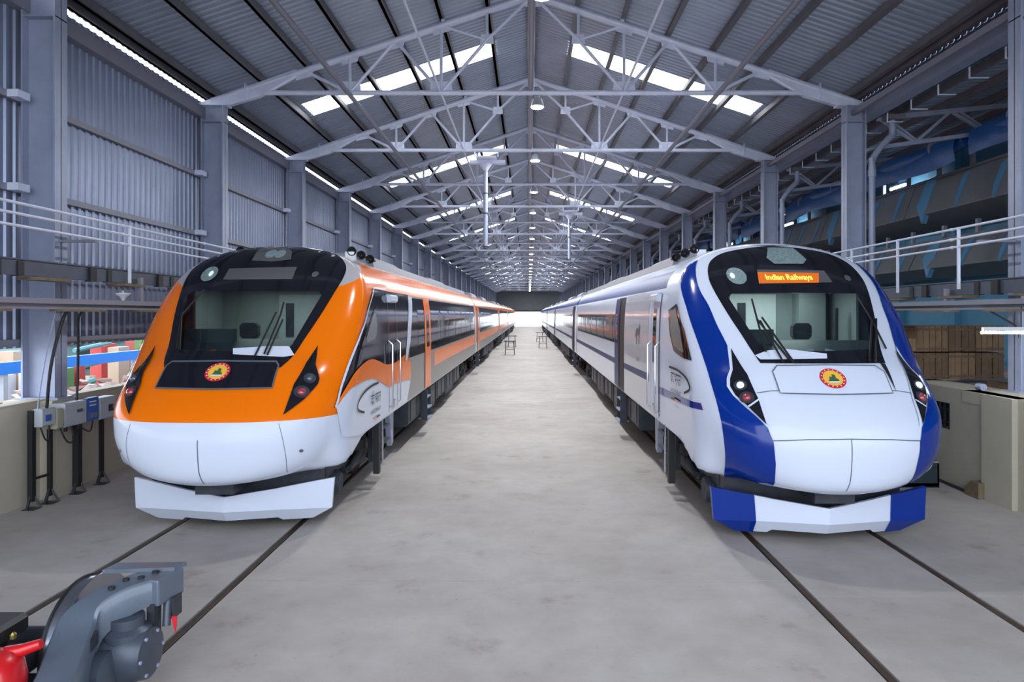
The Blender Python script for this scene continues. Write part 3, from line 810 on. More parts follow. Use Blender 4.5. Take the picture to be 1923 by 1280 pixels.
def steps(root, y, s, low=.35):
    r = empty('door_steps', (0, 0, 0), root); r.location = (0, 0, 0); ORG[r.name] = Vector()
    for i, z in enumerate((.42, .68, .94)):
        MB().box(*sorted((s*1.45, s*(1.72-.03*i))), y-.28, y+.28, z, z+.03).build('tread', M['steel'], r)
    for d in (-.3, .3): MB().box(*sorted((s*1.5, s*1.66)), y+d-.015, y+d+.015, .40, 1.15).build('side_plate', M['under'], r)
def side_dress(root, tr, y0, y1, lead):
    """windows and doors along a coach side, y0..y1"""
    for s in (1, -1):
        d = 8.45 if lead else y0+1.1
        if tr == 'orange':
            a = y0 if not lead else None
            P = [(5.05, 3.40), (6.15, 3.40), (y1, 3.40), (y1, 1.19), (4.55, 1.19), (4.75, 1.55), (4.95, 2.3)] if lead else [(y0+.05, 3.40), (y1, 3.40), (y1, 1.19), (y0+.05, 1.19)]
            if lead: P = [(6.05, 3.40), (y1, 3.40), (y1, 1.19), (5.35, 1.19), (5.75, 2.0)]
            decal(root, 'grey_side_panel', P, 's', M['greyp'], .004, .3, s)
            w0 = 6.0 if lead else y0+2.0
            decal(root, 'window_band', [(w0, 3.36), (y1-.9, 3.36), (y1-.9, 2.08), (5.83 if lead else w0, 2.08)], 's', M['mask'], .008, .3, s)
            decal(root, 'orange_side_band', [(9.6 if lead else w0, 2.02), (y1-.9, 2.02), (y1-.9, 1.62), (9.6 if lead else w0, 1.62)], 's', M['orange'], .008, .3, s)
            dm, tm = M['orange'], M['greyp']
        else:
            w0 = 8.95 if lead else y0+2.0
            decal(root, 'window_band', [(w0, 3.02), (y1-1.3, 3.02), (y1-1.3, 2.28), (w0, 2.28)], 's', M['mask'], .006, .3, s)
            decal(root, 'blue_side_line', [(w0, 1.87), (y1-.1, 1.87), (y1-.1, 1.74), (w0, 1.74)], 's', M['bluep2'], .006, .3, s)
            dm, tm = M['bluep2'], M['white']
        n = int((y1-1.5-w0-.9)//1.9); st = (y1-1.5-w0-.7)/n
        for i in range(n):
            a = w0+.9+i*st; za, zb = (3.1, 2.2) if tr == 'orange' else (2.96, 2.34)
            decal(root, 'window', [(a+.1, za), (a+st-.1, za), (a+st-.1, zb), (a+.1, zb)], 's', M['tint'], .011, .4, s)
        if tr == 'orange':
            do = decal(root, 'door', [(d-.48, 3.38), (d+.48, 3.38), (d+.48, 1.19), (d-.48, 1.19)], 's', dm, .018, .25, s)
            decal(do, 'door_window', [(d-.2, 3.0), (d+.2, 3.0), (d+.2, 2.2), (d-.2, 2.2)], 's', M['tint'], .024, .25, s)
        else:
            decal(root, 'doorway', [(d-.62, 3.40), (d+.55, 3.40), (d+.55, 1.19), (d-.62, 1.19)], 's', M['black'], .010, .25, s)
            do = decal(root, 'door', [(d+.15, 3.38), (d+.95, 3.38), (d+.95, 1.22), (d+.15, 1.22)], 's', dm, .022, .25, s)
            decal(do, 'door_window', [(d+.35, 3.0), (d+.75, 3.0), (d+.75, 2.3), (d+.35, 2.3)], 's', M['tint'], .028, .25, s)
        steps(root, d, s)
        # bright end pillar
        decal(root, 'end_pillar', [(y1-.55, 3.45), (y1-.05, 3.45), (y1-.05, 1.19), (y1-.55, 1.19)], 's', M['white'], .012, .3, s)
def lead_coach(tr):
    T = tr == 'orange'
    lab = ('orange and white leading coach with black nose bonnet, driving cab facing the camera' if T
           else 'white and blue leading coach with lit amber destination display, driving cab facing the camera')
    root = empty('train_coach', (TX[tr], NT_Y[tr], 0), label=lab, cat='train', group='leading coaches'); ORG[root.name] = Vector()
    H = lambda px, py: hit(tr, px, py)[0]
    F = lambda px, py: touv('f', H(px, py))
    S = lambda px, py: touv('s', H(px, py))
    sv = 1 if T else -1                      # the side seen by the camera
    # pane outline
    pane = half(tr, [(606, 548), (545, 656)] if T else [(1366, 553), (1429, 656)])
    zt, zb = pane[0][1], pane[1][1]
    PN = sym([(0, zt+.02), (pane[0][0]-.06, zt+.01), (pane[0][0], zt-.05), (pane[1][0]+.0, zb+.05), (pane[1][0]-.06, zb), (0, zb-.02)])
    hole = [(u*1.05, (v-(zt+zb)/2)*1.06+(zt+zb)/2) for u, v in PN]
    # shell with the windscreen opening
    keep = []
    for f in NF:
        c = sum((Vector(NV[i]) for i in f), Vector())/len(f)
        if c.y < 3 and inpoly(c.x, c.z, hole): continue
        keep.append(f)
    me = bpy.data.meshes.new('body_shell'); me.from_pydata(NV, [], keep); me.update(); me.materials.append(M['shell_'+tr])
    me.polygons.foreach_set('use_smooth', [True]*len(me.polygons)); 
    try: me.set_sharp_from_angle(angle=math.radians(50))
    except Exception: pass
    link_mesh('body_shell', me, root)
    # black mask round the windscreen
    mk = ([(540, 458), (574, 460), (612, 469), (635, 480), (647, 493), (650, 506), (645, 521), (634, 540), (602, 592), (571, 638), (549, 670), (527, 690)] if T
          else [(1440, 462), (1404, 466), (1362, 474), (1340, 485), (1330, 500), (1331, 523), (1342, 548), (1367, 590), (1394, 631), (1416, 665), (1428, 682)])
    q = half(tr, mk); top = 4.10
    q = smooth([(0, top), (.35, top-.008)]+q)+[(0, q[-1][1])]
    mo = decal(root, 'windscreen_mask', sym(q), 'f', M['mask'], .006, .07, hole=PN)
    gl = decal(root, 'windscreen', PN, 'f', M['glass'], .002, .10)
    # hood panel
    if T:
        hq = half(tr, [(526, 681), (511, 729)]); HP = sym([(0, hq[0][1]+.02), (hq[0][0]-.05, hq[0][1]+.01), (hq[0][0], hq[0][1]-.04), (hq[1][0], hq[1][1]), (0, hq[1][1]-.01)])
        decal(root, 'bonnet_panel', HP, 'f', M['mask'], .016, .07, label='black bonnet panel')
        strip(root, 'bonnet_seam', HP+[HP[0]], 'f', M['seam'], .02, .017)
    else:
        hq = half(tr, [(1447, 689), (1465, 739)]); HP = sym([(0, hq[0][1]+.02), (hq[0][0]-.08, hq[0][1]+.01), (hq[0][0], hq[0][1]-.06), (hq[1][0], hq[1][1]), (0, hq[1][1]-.01)])
        decal(root, 'bonnet_panel', HP, 'f', M['white'], .016, .07)
        strip(root, 'bonnet_seam', HP+[HP[0]], 'f', M['seam'], .012, .017)
        decal(root, 'black_bonnet_patch', [(hq[0][0]+.02, hq[0][1]+.04), (q[-2][0]-.02, hq[0][1]+.03), (hq[1][0]+.06, hq[1][1]+.02)], 'f', M['black'], .014, .05)  # flat black triangle laid on the shell beside the bonnet panel
    # emblem
    ec = F(406, 700) if T else F(1573, 712); ec = (0 if abs(ec[0]) < .2 else ec[0], ec[1])
    e = decal(root, 'emblem', circ(ec, .165, .115), 'f', M['red'], .022, .05, label='round red and yellow railway emblem')
    decal(e, 'emblem_centre', circ(ec, .125, .088), 'f', M['yellow'], .025, .05)
    decal(e, 'engine_shape', [(ec[0]+a*.8, ec[1]+b*.6) for a, b in ((-.09, -.06), (.09, -.06), (.08, -.02), (.05, .0), (.05, .06), (.0, .075), (-.01, .02), (-.05, .03), (-.06, -.02))], 'f', M['green'], .028, .03)
    decal(e, 'white_base', [(ec[0]+a, ec[1]+b) for a, b in ((-.08, -.038), (.08, -.038), (.06, -.055), (-.06, -.055))], 'f', M['white'], .030, .03)
    for i in range(16):
        a = 2*math.pi*i/16+.1; cx, cz = ec[0]+.14*math.cos(a), ec[1]+.098*math.sin(a)
        decal(e, 'emblem_letter', circ((cx, cz), .010, .007, 6), 'f', M['white'], .026, .05)
    # display
    D = [F(*p) for p in ([(431, 505), (558, 502), (549, 525), (419, 526)] if T else [(1421, 507), (1547, 509), (1563, 531), (1425, 534)])]
    D = [(x-(0 if T else 0), z) for x, z in D]
    ds = decal(root, 'destination_display', D, 'f', M['screen'], .012, .08)
    if not T:
        L = [F(*p) for p in [(1422, 512), (1537, 514), (1537, 532), (1425, 533)]]
        decal(ds, 'led_matrix', L, 'f', M['led'], .016, .08)
        cx = sum(p[0] for p in L)/4; cz = sum(p[1] for p in L)/4
        text_on(ds, 'display_text', 'Indian Railways', .118, 'f', (cx, cz), M['ledt'], off=.022, wide=(L[1][0]-L[0][0])/.95, emb=.003)
    CP = [F(*p) for p in ([(438, 655), (500, 651), (543, 651), (553, 668), (532, 671), (438, 666)] if T else [(1418, 668), (1440, 659), (1475, 656), (1552, 665), (1553, 674), (1428, 676)])]
    decal(root, 'cowl_panel', CP, 'f', M['white'], .014, .06)
    # top headlight
    TL = [F(*p) for p in ([(487, 469), (540, 462), (549, 474), (547, 488), (512, 492), (473, 490)] if T else [(1441, 466), (1487, 466), (1514, 488), (1508, 496), (1454, 496), (1439, 485)])]
    th = decal(root, 'roof_headlight', TL, 'f', M['screen'] if T else M['lens'], .012, .05)
    c = F(515, 478) if T else F(1460, 483)
    for dx in ((-.05, .10) if T else (-.02,)):
        decal(th, 'lamp_lens', circ((c[0]+dx, c[1]), .085 if T else .12, .075, 18), 'f', M['lens'], .018, .05)
    for (px, py), rx in (((394, 515), .13), ((592, 516), .05)) if T else (((1383, 519), .14), ((1591, 523), .05)):
        c = F(px, py)
        w_ = decal(root, 'marker_lamp', circ(c, rx, rx*.95), 'f', M['lens'] if rx > .1 else M['screen'], .014, .05)
        if rx > .1: decal(w_, 'bulb', circ((c[0]+(.03 if T else -.06), c[1]), .035, .045, 14), 'f', M['lenswhite'], .020, .05)
    # corner headlights
    HL = [(597, 649), (592, 686), (599, 712), (596, 722), (571, 750), (531, 780), (552, 722), (575, 682)] if T else [(1373, 655), (1377, 696), (1372, 712), (1372, 726), (1382, 743), (1406, 765), (1440, 797), (1425, 752), (1404, 705)]
    P = [touv('c', H(*p)) for p in HL]; P = [(abs(u), v) for u, v in P]
    cx = sum(p[0] for p in P)/len(P); cz = sum(p[1] for p in P)/len(P)
    for s in (1, -1):
        Ps = [(s*u, v) for u, v in P]
        if not T: decal(root, 'headlight_surround', [(s*(cx+(u-cx)*1.22+.012), cz+(v-cz)*1.06) for u, v in P], 'c', M['white'], .017, .05)
        hh = decal(root, 'headlight', Ps, 'c', M['mask'], .024, .05)
        for (px, py), mt, rr in (((581, 712), M['lensdark'], .05), ((566, 737), M['lensred'], .06)) if T else (((1391, 725), M['lenswhite'], .05), ((1403, 748), M['lensred'], .055)):
            u, v = touv('c', H(px, py)); u = s*abs(u)
            bz = decal(hh, 'lamp_bezel', circ((u, v), rr*1.28, rr*1.25, 20), 'c', M['dark'], .030, .03)
            r = project('c', u, v); n = r[1]; m = MB(); c = r[0]+n*.026
            a = n.cross(Vector((0, 0, 1))).normalized(); b = n.cross(a)
            for ring, (rad, h) in enumerate(((rr, 0), (rr*.9, .02), (rr*.6, .035), (rr*.2, .042))):
                for k in range(14):
                    t = 2*math.pi*k/14; m.v.append(tuple(c+a*rad*math.cos(t)+b*rad*math.sin(t)+n*h))
            for i in range(3):
                for k in range(14): m.f.append([i*14+k, i*14+(k+1) % 14, (i+1)*14+(k+1) % 14, (i+1)*14+k])
            m.f.append([42+k for k in range(14)])
            m.build('lamp_lens', mt, hh, smooth=True)
        if not T: strip(hh, 'lamp_divider', [(s*a, b) for a, b in (P[5], P[7])], 'c', M['white'], .018, .030)
    # seams
    if T:
        strip(root, 'panel_seam', [(0, 1.42), (0, 1.0), (.02, .84)], 'f', M['seam'], .012, .004)
        strip(root, 'panel_seam', smooth([(.95, 1.60), (1.0, 1.4), (1.02, 1.2), (1.01, 1.05), (.98, .92)]), 'f', M['seam'], .006, .003, mirror=True)
        for s in (-1, 1): decal(root, 'towing_cap', circ((s*1.18, 1.22), .022, .022, 12), 'f', M['seam'], .006, .05)
    else:
        strip(root, 'panel_seam', [(-.98, 1.46), (-.5, 1.5), (0, 1.51), (.5, 1.5), (.98, 1.46)], 'f', M['seam'], .012, .004)
        strip(root, 'panel_seam', [(0, 1.51), (0, 1.0), (-.02, .86)], 'f', M['seam'], .010, .004)
        a = F(1430, 750); strip(root, 'panel_seam', [(-1.0, 2.0), (-.8, 2.035), (0, 2.07), (.8, 2.035), (1.0, 2.0)], 'f', M['seam'], .009, .004)
        # blue corner flash
        BL = [(1311, 489), (1296, 497), (1283, 513), (1279, 532), (1289, 575), (1306, 628), (1325, 683), (1341, 736), (1352, 776), (1359, 813), (1363, 855), (1361, 884), (1352, 906),
              (1404, 921), (1446, 930), (1455, 905), (1457, 870), (1453, 830), (1442, 803), (1418, 780), (1382, 748), (1367, 727), (1367, 712), (1373, 696), (1369, 656), (1345, 607), (1331, 574), (1315, 546), (1307, 513)]
        q = [touv('c', H(*p)) for p in BL if H(*p) is not None]; q = smooth([(abs(u), v) for u, v in q[:13]], 4)+[(abs(u), v) for u, v in q[13:18]]+smooth([(abs(u), v) for u, v in q[18:]], 4)
        for s in (1, -1): decal(root, 'corner_flash', [(s*u, v) for u, v in q], 'c', M['bluep'], .012, .06, label='glossy blue corner flash')
    # wipers
    W = ([[(497, 668), (528, 595), (534, 572)], [(503, 670), (532, 604)], [(480, 672), (520, 590)], [(335, 658), (344, 590), (340, 660)], [(344, 596), (385, 548)]] if T
         else [[(1470, 684), (1427, 606)], [(1489, 684), (1430, 600)], [(1480, 678), (1421, 603)], [(1438, 664), (1421, 603), (1411, 566)], [(1630, 681), (1634, 605)], [(1641, 684), (1642, 602)], [(1609, 563), (1634, 605), (1660, 658)]])
    for w_ in W:
        pts = []
        for a, b in zip(w_, w_[1:]):
            for i in range(5):
                p = (a[0]+(b[0]-a[0])*i/4, a[1]+(b[1]-a[1])*i/4); h, n = hit(tr, *p)
                if h is not None: pts.append(h+outw(n, Vector((0, -1, .5)))*.045)
        MB().tube(pts, .014, 6).build('wiper_arm', M['black'], root)
    # coupler skirt (snow plough)
    z = [(0, .50, .16), (.667, .565, .165), (.72, .57, .12), (1.12, .60, .12)]
    def plo(x, yo): 
        a = abs(x); return yo+.34*(a/1.4)
    yo = .72 if T else .60
    m = MB()
    sec = [(-1.41, .70, .28, .28), (-1.12, .66, .29, .12), (-.72, .60, .30, .12), (-.667, .59, .30, .165), (0, .51, .31, .16), (.667, .59, .30, .165), (.72, .60, .30, .12), (1.12, .66, .29, .12), (1.41, .70, .28, .28)]
    for back in (0, .05):
        for x, zt_, zm_, zl in sec:
            y = plo(x, yo)+back; m.v += [(x, y, zt_), (x*.978, y-.02, zm_), (x*.978, y+.10*(zm_-zl)/.15, zl)]
    n = len(sec); o2 = 3*n
    for i in range(n-1):
        for r in (0, 1):
            a = 3*i+r; m.f += [(a, a+1, a+4, a+3), (o2+a, o2+a+3, o2+a+4, o2+a+1)]
        m.f += [(3*i, 3*i+3, o2+3*i+3, o2+3*i), (3*i+2, o2+3*i+2, o2+3*i+5, 3*i+5)]
    for i in (0, n-1): m.f += [(3*i, 3*i+1, o2+3*i+1, o2+3*i), (3*i+1, 3*i+2, o2+3*i+2, o2+3*i+1)]
    sk = m.build('obstacle_deflector', M['white'], root)
    if not T:
        for s in (-1, 1):
            mm = MB(); 
            pts = [(.90, .635, .295, .12), (1.12, .66, .29, .12), (1.43, .71, .28, .28)]
            for bk in (-.02, .06):
                for x, zt_, zm_, zl in pts:
                    y = plo(x, yo)+bk; mm.v += [(s*x, y, zt_), (s*x*.978, y-.02, zm_), (s*x*.978, y+.10*(zm_-zl)/.15, zl-.004)]
            for i in range(2):
                for r in (0, 1):
                    a = 3*i+r; mm.f += [(a, a+1, a+4, a+3), (9+a, 9+a+3, 9+a+4, 9+a+1)]
                mm.f += [(3*i, 3*i+3, 12+3*i, 9+3*i), (3*i+2, 9+3*i+2, 9+3*i+5, 3*i+5)]
            for i in (0, 2): mm.f += [(3*i, 3*i+1, 9+3*i+1, 9+3*i), (3*i+1, 3*i+2, 9+3*i+2, 9+3*i+1)]
            mm.build('deflector_wing', M['bluep'], root, label='blue wing of the deflector')
    MB().box(-1.2, 1.2, 1.15, 1.5, .35, .9).build('deflector_mount', M['dark'], root)
    MB().box(-.25, .25, .45, 1.6, .62, .78).build('coupler_housing', M['dark'], root)
    for s in (-1, 1): MB().tube([(s*.95, 1.3, .62), (s*.95, 1.3, .30), (s*.95, 1.25, .12)], .05, 8).build('sand_pipe', M['brownpipe'], root)
    # cab interior
    cb = empty('cab_interior', (0, 0, 0), root); cb.location = (0, 0, 0); ORG[cb.name] = Vector()
    MB().box(-1.45, 1.45, 3.75, 3.8, 1.9, 3.6).build('cab_rear_wall', M['cabwall'], cb)
    MB().box(-1.15, 1.15, 2.55, 3.75, 3.50, 3.54).build('cab_ceiling', M['cabwall'], cb)
    for s in (-1, 1): MB().box(s*1.40-.02, s*1.40+.02, 2.75, 3.75, 2.0, 3.45).build('cab_side_lining', M['cabwall'], cb)
    MB().box(-.35, .45, 3.72, 3.745, 1.9, 3.35).build('cab_door', M['white_pl'] if not T else M['grey_pl'], cb)
    MB().box(-.22, -.08, 3.70, 3.72, 2.6, 3.2).build('cab_door_window', M['dark'], cb)
    MB().box(.75, 1.2, 3.45, 3.75, 1.9, 3.5).build('equipment_locker', M['cabwall'], cb)
    MB().prism([(1.15, 2.38), (1.9, 2.62), (2.3, 2.55), (2.3, 1.9), (1.15, 1.9)], 'x', -1.12, 1.12).build('control_desk', M['cabdesk'], cb)
    MB().box(-1.3, -.3, 1.75, 1.85, 2.5, 2.78).build('instrument_hood', M['cabdesk'], cb)
    hx = -.5 if T else .52
    MB().cbox(hx-.15, hx+.15, 2.75, 2.87, 2.60, 2.86, .05).build('headrest', M['dark'], cb)
    MB().cbox(hx-.2, hx+.2, 2.7, 2.85, 2.0, 2.58, .05).build('seat_back', M['dark'], cb)
    MB().tube([(1.15, 2.95, 2.5), (1.15, 2.95, 3.1)], .035, 8).build('grab_pole', M['dark'], cb)
    sx = 1 if not T else 1
    MB().box(-.9, .9, 2.7, 2.9, 3.46, 3.50).build('added_cab_lamp', M['white_pl'], cb)  # unseen fitting added to go with the fill light below
    ld = bpy.data.lights.new('cab_fill_light', 'AREA'); ld.shape = 'RECTANGLE'; ld.size = 1.6; ld.size_y = .5; ld.energy = 3 if T else 6; ld.color = (.9, 1, .98)  # unseen light added to brighten the cab interior
    lo = bpy.data.objects.new('cab_fill_light', ld); COL.objects.link(lo); lo.parent = cb; lo.location = (0, 2.9, 3.44)
    # side dressing of the cab part
    def both(name, P, mt, off=.006, step=.12, **k):
        for s in (1, -1): decal(root, name, P, 's', mt, off, step, s, **k)
    if T:
        wl_ = [S(*p) for p in [(699, 541), (690, 575), (677, 620), (664, 655), (650, 692), (637, 730), (627, 765)]]
        wl_ = [(4.9 if False else y, z_) for y, z_ in wl_]
        yb = wl_[-1][0]
        # black glazed area, orange swoosh, white lower panel
        both('black_side_panel', wl_+[(yb+.4, 1.75), (2.2, 1.9), (5.6, 2.2), (6.1, 3.42), (4.2, 3.42)], M['mask'], .006)
        sw_t = [S(*p) for p in [(627, 763), (645, 732), (666, 697), (683, 680), (697, 674), (712, 679), (724, 684), (748, 679), (770, 676)]]
        sw_b = [S(*p) for p in [(770, 712), (748, 716), (729, 725), (715, 718), (700, 711), (687, 713), (664, 724), (645, 743), (630, 764)]]
        sw_t, sw_b = smooth(sw_t, 4), smooth(sw_b, 4)
        both('orange_swoosh', sw_t+sw_b, M['orange'], .024, .08)
        both('white_side_panel', [(.8, 1.64)]+[(a, b+.01) for a, b in sw_b[::-1]]+[(5.5, 1.19), (2.2, 1.20), (1.6, 1.2), (.9, 1.3)], M['white'], .015, .12)
        both('slanted_white_post', [(6.02, 3.38), (6.5, 3.38), (5.95, 2.4), (5.55, 2.05), (5.35, 2.05)], M['white'], .012, .15)
        strip(root, 'white_edge_line', [(wl_[0][0]+.9, 3.44)]+wl_+[wl_[-1]], 's', M['white'], .032, .032, sv)
        strip(root, 'white_edge_line', [(wl_[0][0]+.9, 3.44)]+wl_+[wl_[-1]], 's', M['white'], .032, .032, -sv)
        cw = [S(*p) for p in [(704, 580), (710, 612), (706, 640), (686, 652), (682, 645), (692, 612)]]
    else:
        cw = [S(*p) for p in [(1272, 570), (1286, 618), (1300, 677), (1281, 670), (1266, 658), (1259, 628), (1256, 582)]]
        both('blue_side_line', [S(*p) for p in [(1238, 725), (1317, 757), (1321, 770), (1238, 739)]], M['bluep'], .006)
        both('blue_side_line', [(4.5, 1.90), (7.9, 1.87), (7.9, 1.74), (4.5, 1.76)], M['bluep2'], .006)
        both('grey_side_panel', [(4.62, 3.42), (7.72, 3.42), (7.72, 1.22), (4.62, 1.22)], mat('pale_grey_panel', (.52, .54, .60), .3, 0, .5), .004)
        lg = S(1198, 628)
        cat = [(-.30, .0), (-.22, .10), (-.05, .14), (.12, .12), (.20, .24), (.26, .14), (.24, .02), (.20, -.18), (.14, -.2), (.12, -.02), (-.04, .0), (-.10, -.2), (-.16, -.2), (-.14, -.02), (-.26, -.08)]
        for s in (1, -1): decal(root, 'leaping_cat_mark', [(lg[0]-a, lg[1]+b) for a, b in cat], 's', M['seam'], .008, .06, s)
        text_on(root, 'coach_number', '22436', .16, 's', (lg[0], lg[1]-.5), M['steel'], -1, .008)
    if T: cw = [tuple(p[:2]) for p in catmull([(a, b, 0) for a, b in cw], 5, True)]
    cc = (sum(p[0] for p in cw)/len(cw), sum(p[1] for p in cw)/len(cw))
    for s in (1, -1):
        cwf = decal(root, 'cab_side_window', [(cc[0]+(a-cc[0])*(1.18 if T else 1), cc[1]+(b-cc[1])*(1.12 if T else 1)) for a, b in cw], 's', M['mask'], .012, .1, s)
        decal(cwf, 'pane', [(cc[0]+(a-cc[0])*.72+(.06 if not T else 0), cc[1]+(b-cc[1])*.8+.03) for a, b in cw], 's', M['sidepane'], .016, .1, s)
    # cab door with handrails
    dy = S(737, 650)[0] if T else S(1231, 650)[0]
    for s in (1, -1):
        dr = empty('cab_door', (0, 0, 0), root); dr.location = (0, 0, 0); ORG[dr.name] = Vector()
        if not T: decal(dr, 'door_leaf', [(dy-.36, 3.35), (dy+.36, 3.35), (dy+.36, 1.24), (dy-.36, 1.24)], 's', M['white'], .014, .2, s)
        if not T: decal(dr, 'door_window', [(dy-.08, 3.1), (dy+.2, 3.1), (dy+.2, 2.15), (dy-.08, 2.15)], 's', M['tint'], .020, .2, s)
        strip(dr, 'door_seam', [(dy-.38, 1.24), (dy-.38, 3.36), (dy+.38, 3.36), (dy+.38, 1.24)], 's', M['seam'], .02, .018, s)
        decal(dr, 'sill_recess', [(dy-.16, 1.42), (dy+.16, 1.42), (dy+.16, 1.26), (dy-.16, 1.26)], 's', M['screen'], .020, .2, s)
        for d_ in (-.36, .38):
            MB().tube([(s*1.60, dy+d_, 1.30), (s*1.69, dy+d_, 1.36), (s*1.69, dy+d_, 2.45), (s*1.61, dy+d_, 2.52)], .017, 8).build('handrail', M['chrome'], dr, smooth=True)
        MB().cbox(*sorted((s*1.50, s*1.66)), dy-.3, dy+.3, 3.22, 3.36, .03).build('marker_light_box', M['white'], dr)
        # step ladder hanging below
        ly = dy-1.0
        ls = empty('cab_steps', (0, 0, 0), root); ls.location = (0, 0, 0); ORG[ls.name] = Vector()
        MB().box(*sorted((s*1.50, s*1.60)), ly-.06, ly+.06, .28, 1.2).build('post', M['black'], ls)
        MB().tube([(s*1.62, ly+.12, .42), (s*1.62, ly+.12, 1.2)], .018, 6).build('grab_rail', M['chrome'], ls)
        for z_ in (.45, .72, .98): MB().box(*sorted((s*1.36, s*1.60)), ly+.3, ly+.85, z_, z_+.03).build('tread', M['under'], ls)
        MB().box(*sorted((s*1.34, s*1.42)), ly+.25, ly+.9, .42, 1.2).build('back_plate', M['under'], ls)
        MB().prism([(dy+.55, 1.2), (dy+1.0, 1.2), (dy+.95, .45), (dy+.8, .40)], 'x', *sorted((s*1.34, s*1.44))).build('bracket', M['steel'], root)
    # side arc logo
    ar = [S(*p) for p in ([(708, 718), (695, 724), (681, 736), (671, 752), (668, 764), (671, 771), (681, 774)] if T else [(1260, 688), (1276, 695), (1290, 707), (1298, 723), (1297, 733), (1288, 738)])]
    ar = [tuple(p[:2]) for p in catmull([(a, b, 0) for a, b in ar], 5)]
    at = S(703, 748) if T else S(1272, 712)
    for s in (1, -1):
        strip(root, 'logo_arc', ar, 's', M['black'], .035, .030, s)
        text_on(root, 'logo_lettering', 'वंदे भारत', .26, 's', at, M['under'], s, .030, wide=.8)
        text_on(root, 'logo_lettering', 'VANDE BHARAT', .10, 's', (at[0], at[1]-.19), M['under'], s, .030)
        for i, mt in enumerate(('orange', 'green')): strip(root, 'logo_bar', [(at[0]-.15+.2*(i), at[1]-.31), (at[0]+.1+.2*i, at[1]-.31)], 's', M[mt], .03, .030, s)
    side_dress(root, tr, 5.0, 24, True)
    running_gear(root, 24)
    roof_gear(root, tr, 0)
    return root
def roof_gear(root, tr, y0):
    s = 1 if tr == 'orange' else -1
    # horns
    for x0, sg in ((s*1.02, 1), (-s*.95, 1)):
        for i in range(3 if x0*s > 0 else 1):
            c = (x0+s*.10*i, y0+3.55+.26*i, 4.12-.05*i+ (0 if x0*s > 0 else .0))
            MB().lathe(c, [(.03, .30), (.03, .12), (.05, .02), (.085, -.05), (.075, -.06), (.02, 0)], 'y', 14).build('horn', M['black'], root, smooth=True)
        MB().box(x0-.08*s-.04, x0-.08*s+.12, y0+3.5, y0+3.66, 3.9, 4.11).build('horn_bracket', M['white_pl'], root)
    for a, b, z_ in ((5.2, 8.6, 4.24), (14.2, 18.0, 4.24)):
        MB().prism([(-.95, 4.0), (.95, 4.0), (.9, z_-.1), (.75, z_), (-.75, z_), (-.9, z_-.1)], 'y', y0+a, y0+b).build('air_conditioner', M['roofp'], root, bevel=.02)
    for sg in (-1, 1): MB().prism([(sg*1.05, 3.95), (sg*1.2, 3.85), (sg*1.15, 4.06), (sg*1.02, 4.1)], 'y', y0+4.5, y0+23).build('roof_fairing', M['roofp'], root)
def trail_coach(tr, i, proto=None):
    r = 'second third fourth fifth'.split()[i-1]
    lab = '%s coach of the %s train, coupled behind the leading coach down the hall' % (r, 'orange' if tr == 'orange' else 'white and blue')
    y = NT_Y[tr]+24.5*i
    if proto:
        o = copy_tree(proto, None, (TX[tr], y, 0)); return tag(o, lab)
    root = empty('train_coach', (TX[tr], y, 0), label=lab, cat='train', group='trailing coaches of the %s train' % tr); ORG[root.name] = Vector()
    vs = []; fs = []; st = [.05, .8, 1.5, 3, 6, 10, 14, 18, 21, 23, 24]
    for q in st:
        for X, Z in OUT2: vs.append((X, q, max(Z, 1.17)))
    for a in range(len(st)-1):
        for j in range(NT): fs.append((a*NT+j, a*NT+NT+j, a*NT+NT+(j+1) % NT, a*NT+(j+1) % NT))
    fs.append([j for j in range(NT)]); fs.append([(len(st)-1)*NT+j for j in range(NT)][::-1])
    global BV
    keep = BV; BV = BVHTree.FromPolygons([Vector(q) for q in vs], fs)
    me = bpy.data.meshes.new('body_shell'); me.from_pydata(vs, [], fs); me.update(); me.materials.append(M['trail_'+tr])
    me.polygons.foreach_set('use_smooth', [True]*len(me.polygons))
    try: me.set_sharp_from_angle(angle=math.radians(50))
    except Exception: pass
    link_mesh('body_shell', me, root)
    MB().box(-1.3, 1.3, -.49, -.005, 1.2, 3.85).build('gangway_bellows', M['black'], root)
    side_dress(root, tr, 0, 24, False)
    running_gear(root, 24, 0, 3.5)
    for a, b, z_ in ((5.2, 8.6, 4.24), (14.2, 18.0, 4.24)):
        MB().prism([(-.95, 4.0), (.95, 4.0), (.9, z_-.1), (.75, z_), (-.75, z_), (-.9, z_-.1)], 'y', a, b).build('air_conditioner', M['roofp'], root)
    BV = keep
    return root
def trail_mat(tr):
    m = M['shell_'+tr].copy(); m.name = tr+'_trailing_shell_paint'
    for n in m.node_tree.nodes:
        if n.type == 'MATH' and n.operation == 'MINIMUM': n.inputs[0].default_value = 3.86; [m.node_tree.links.remove(l) for l in list(n.inputs[0].links)]
        if n.type == 'MATH' and n.operation == 'GREATER_THAN' and abs(n.inputs[1].default_value-3.35) < 1e-4: n.inputs[1].default_value = -9
    return m
for t_ in ('orange', 'blue'):
    M['trail_'+t_] = trail_mat(t_)
    lead_coach(t_)
    p_ = None
    for i in range(1, 5):
        c_ = trail_coach(t_, i, p_); p_ = p_ or c_
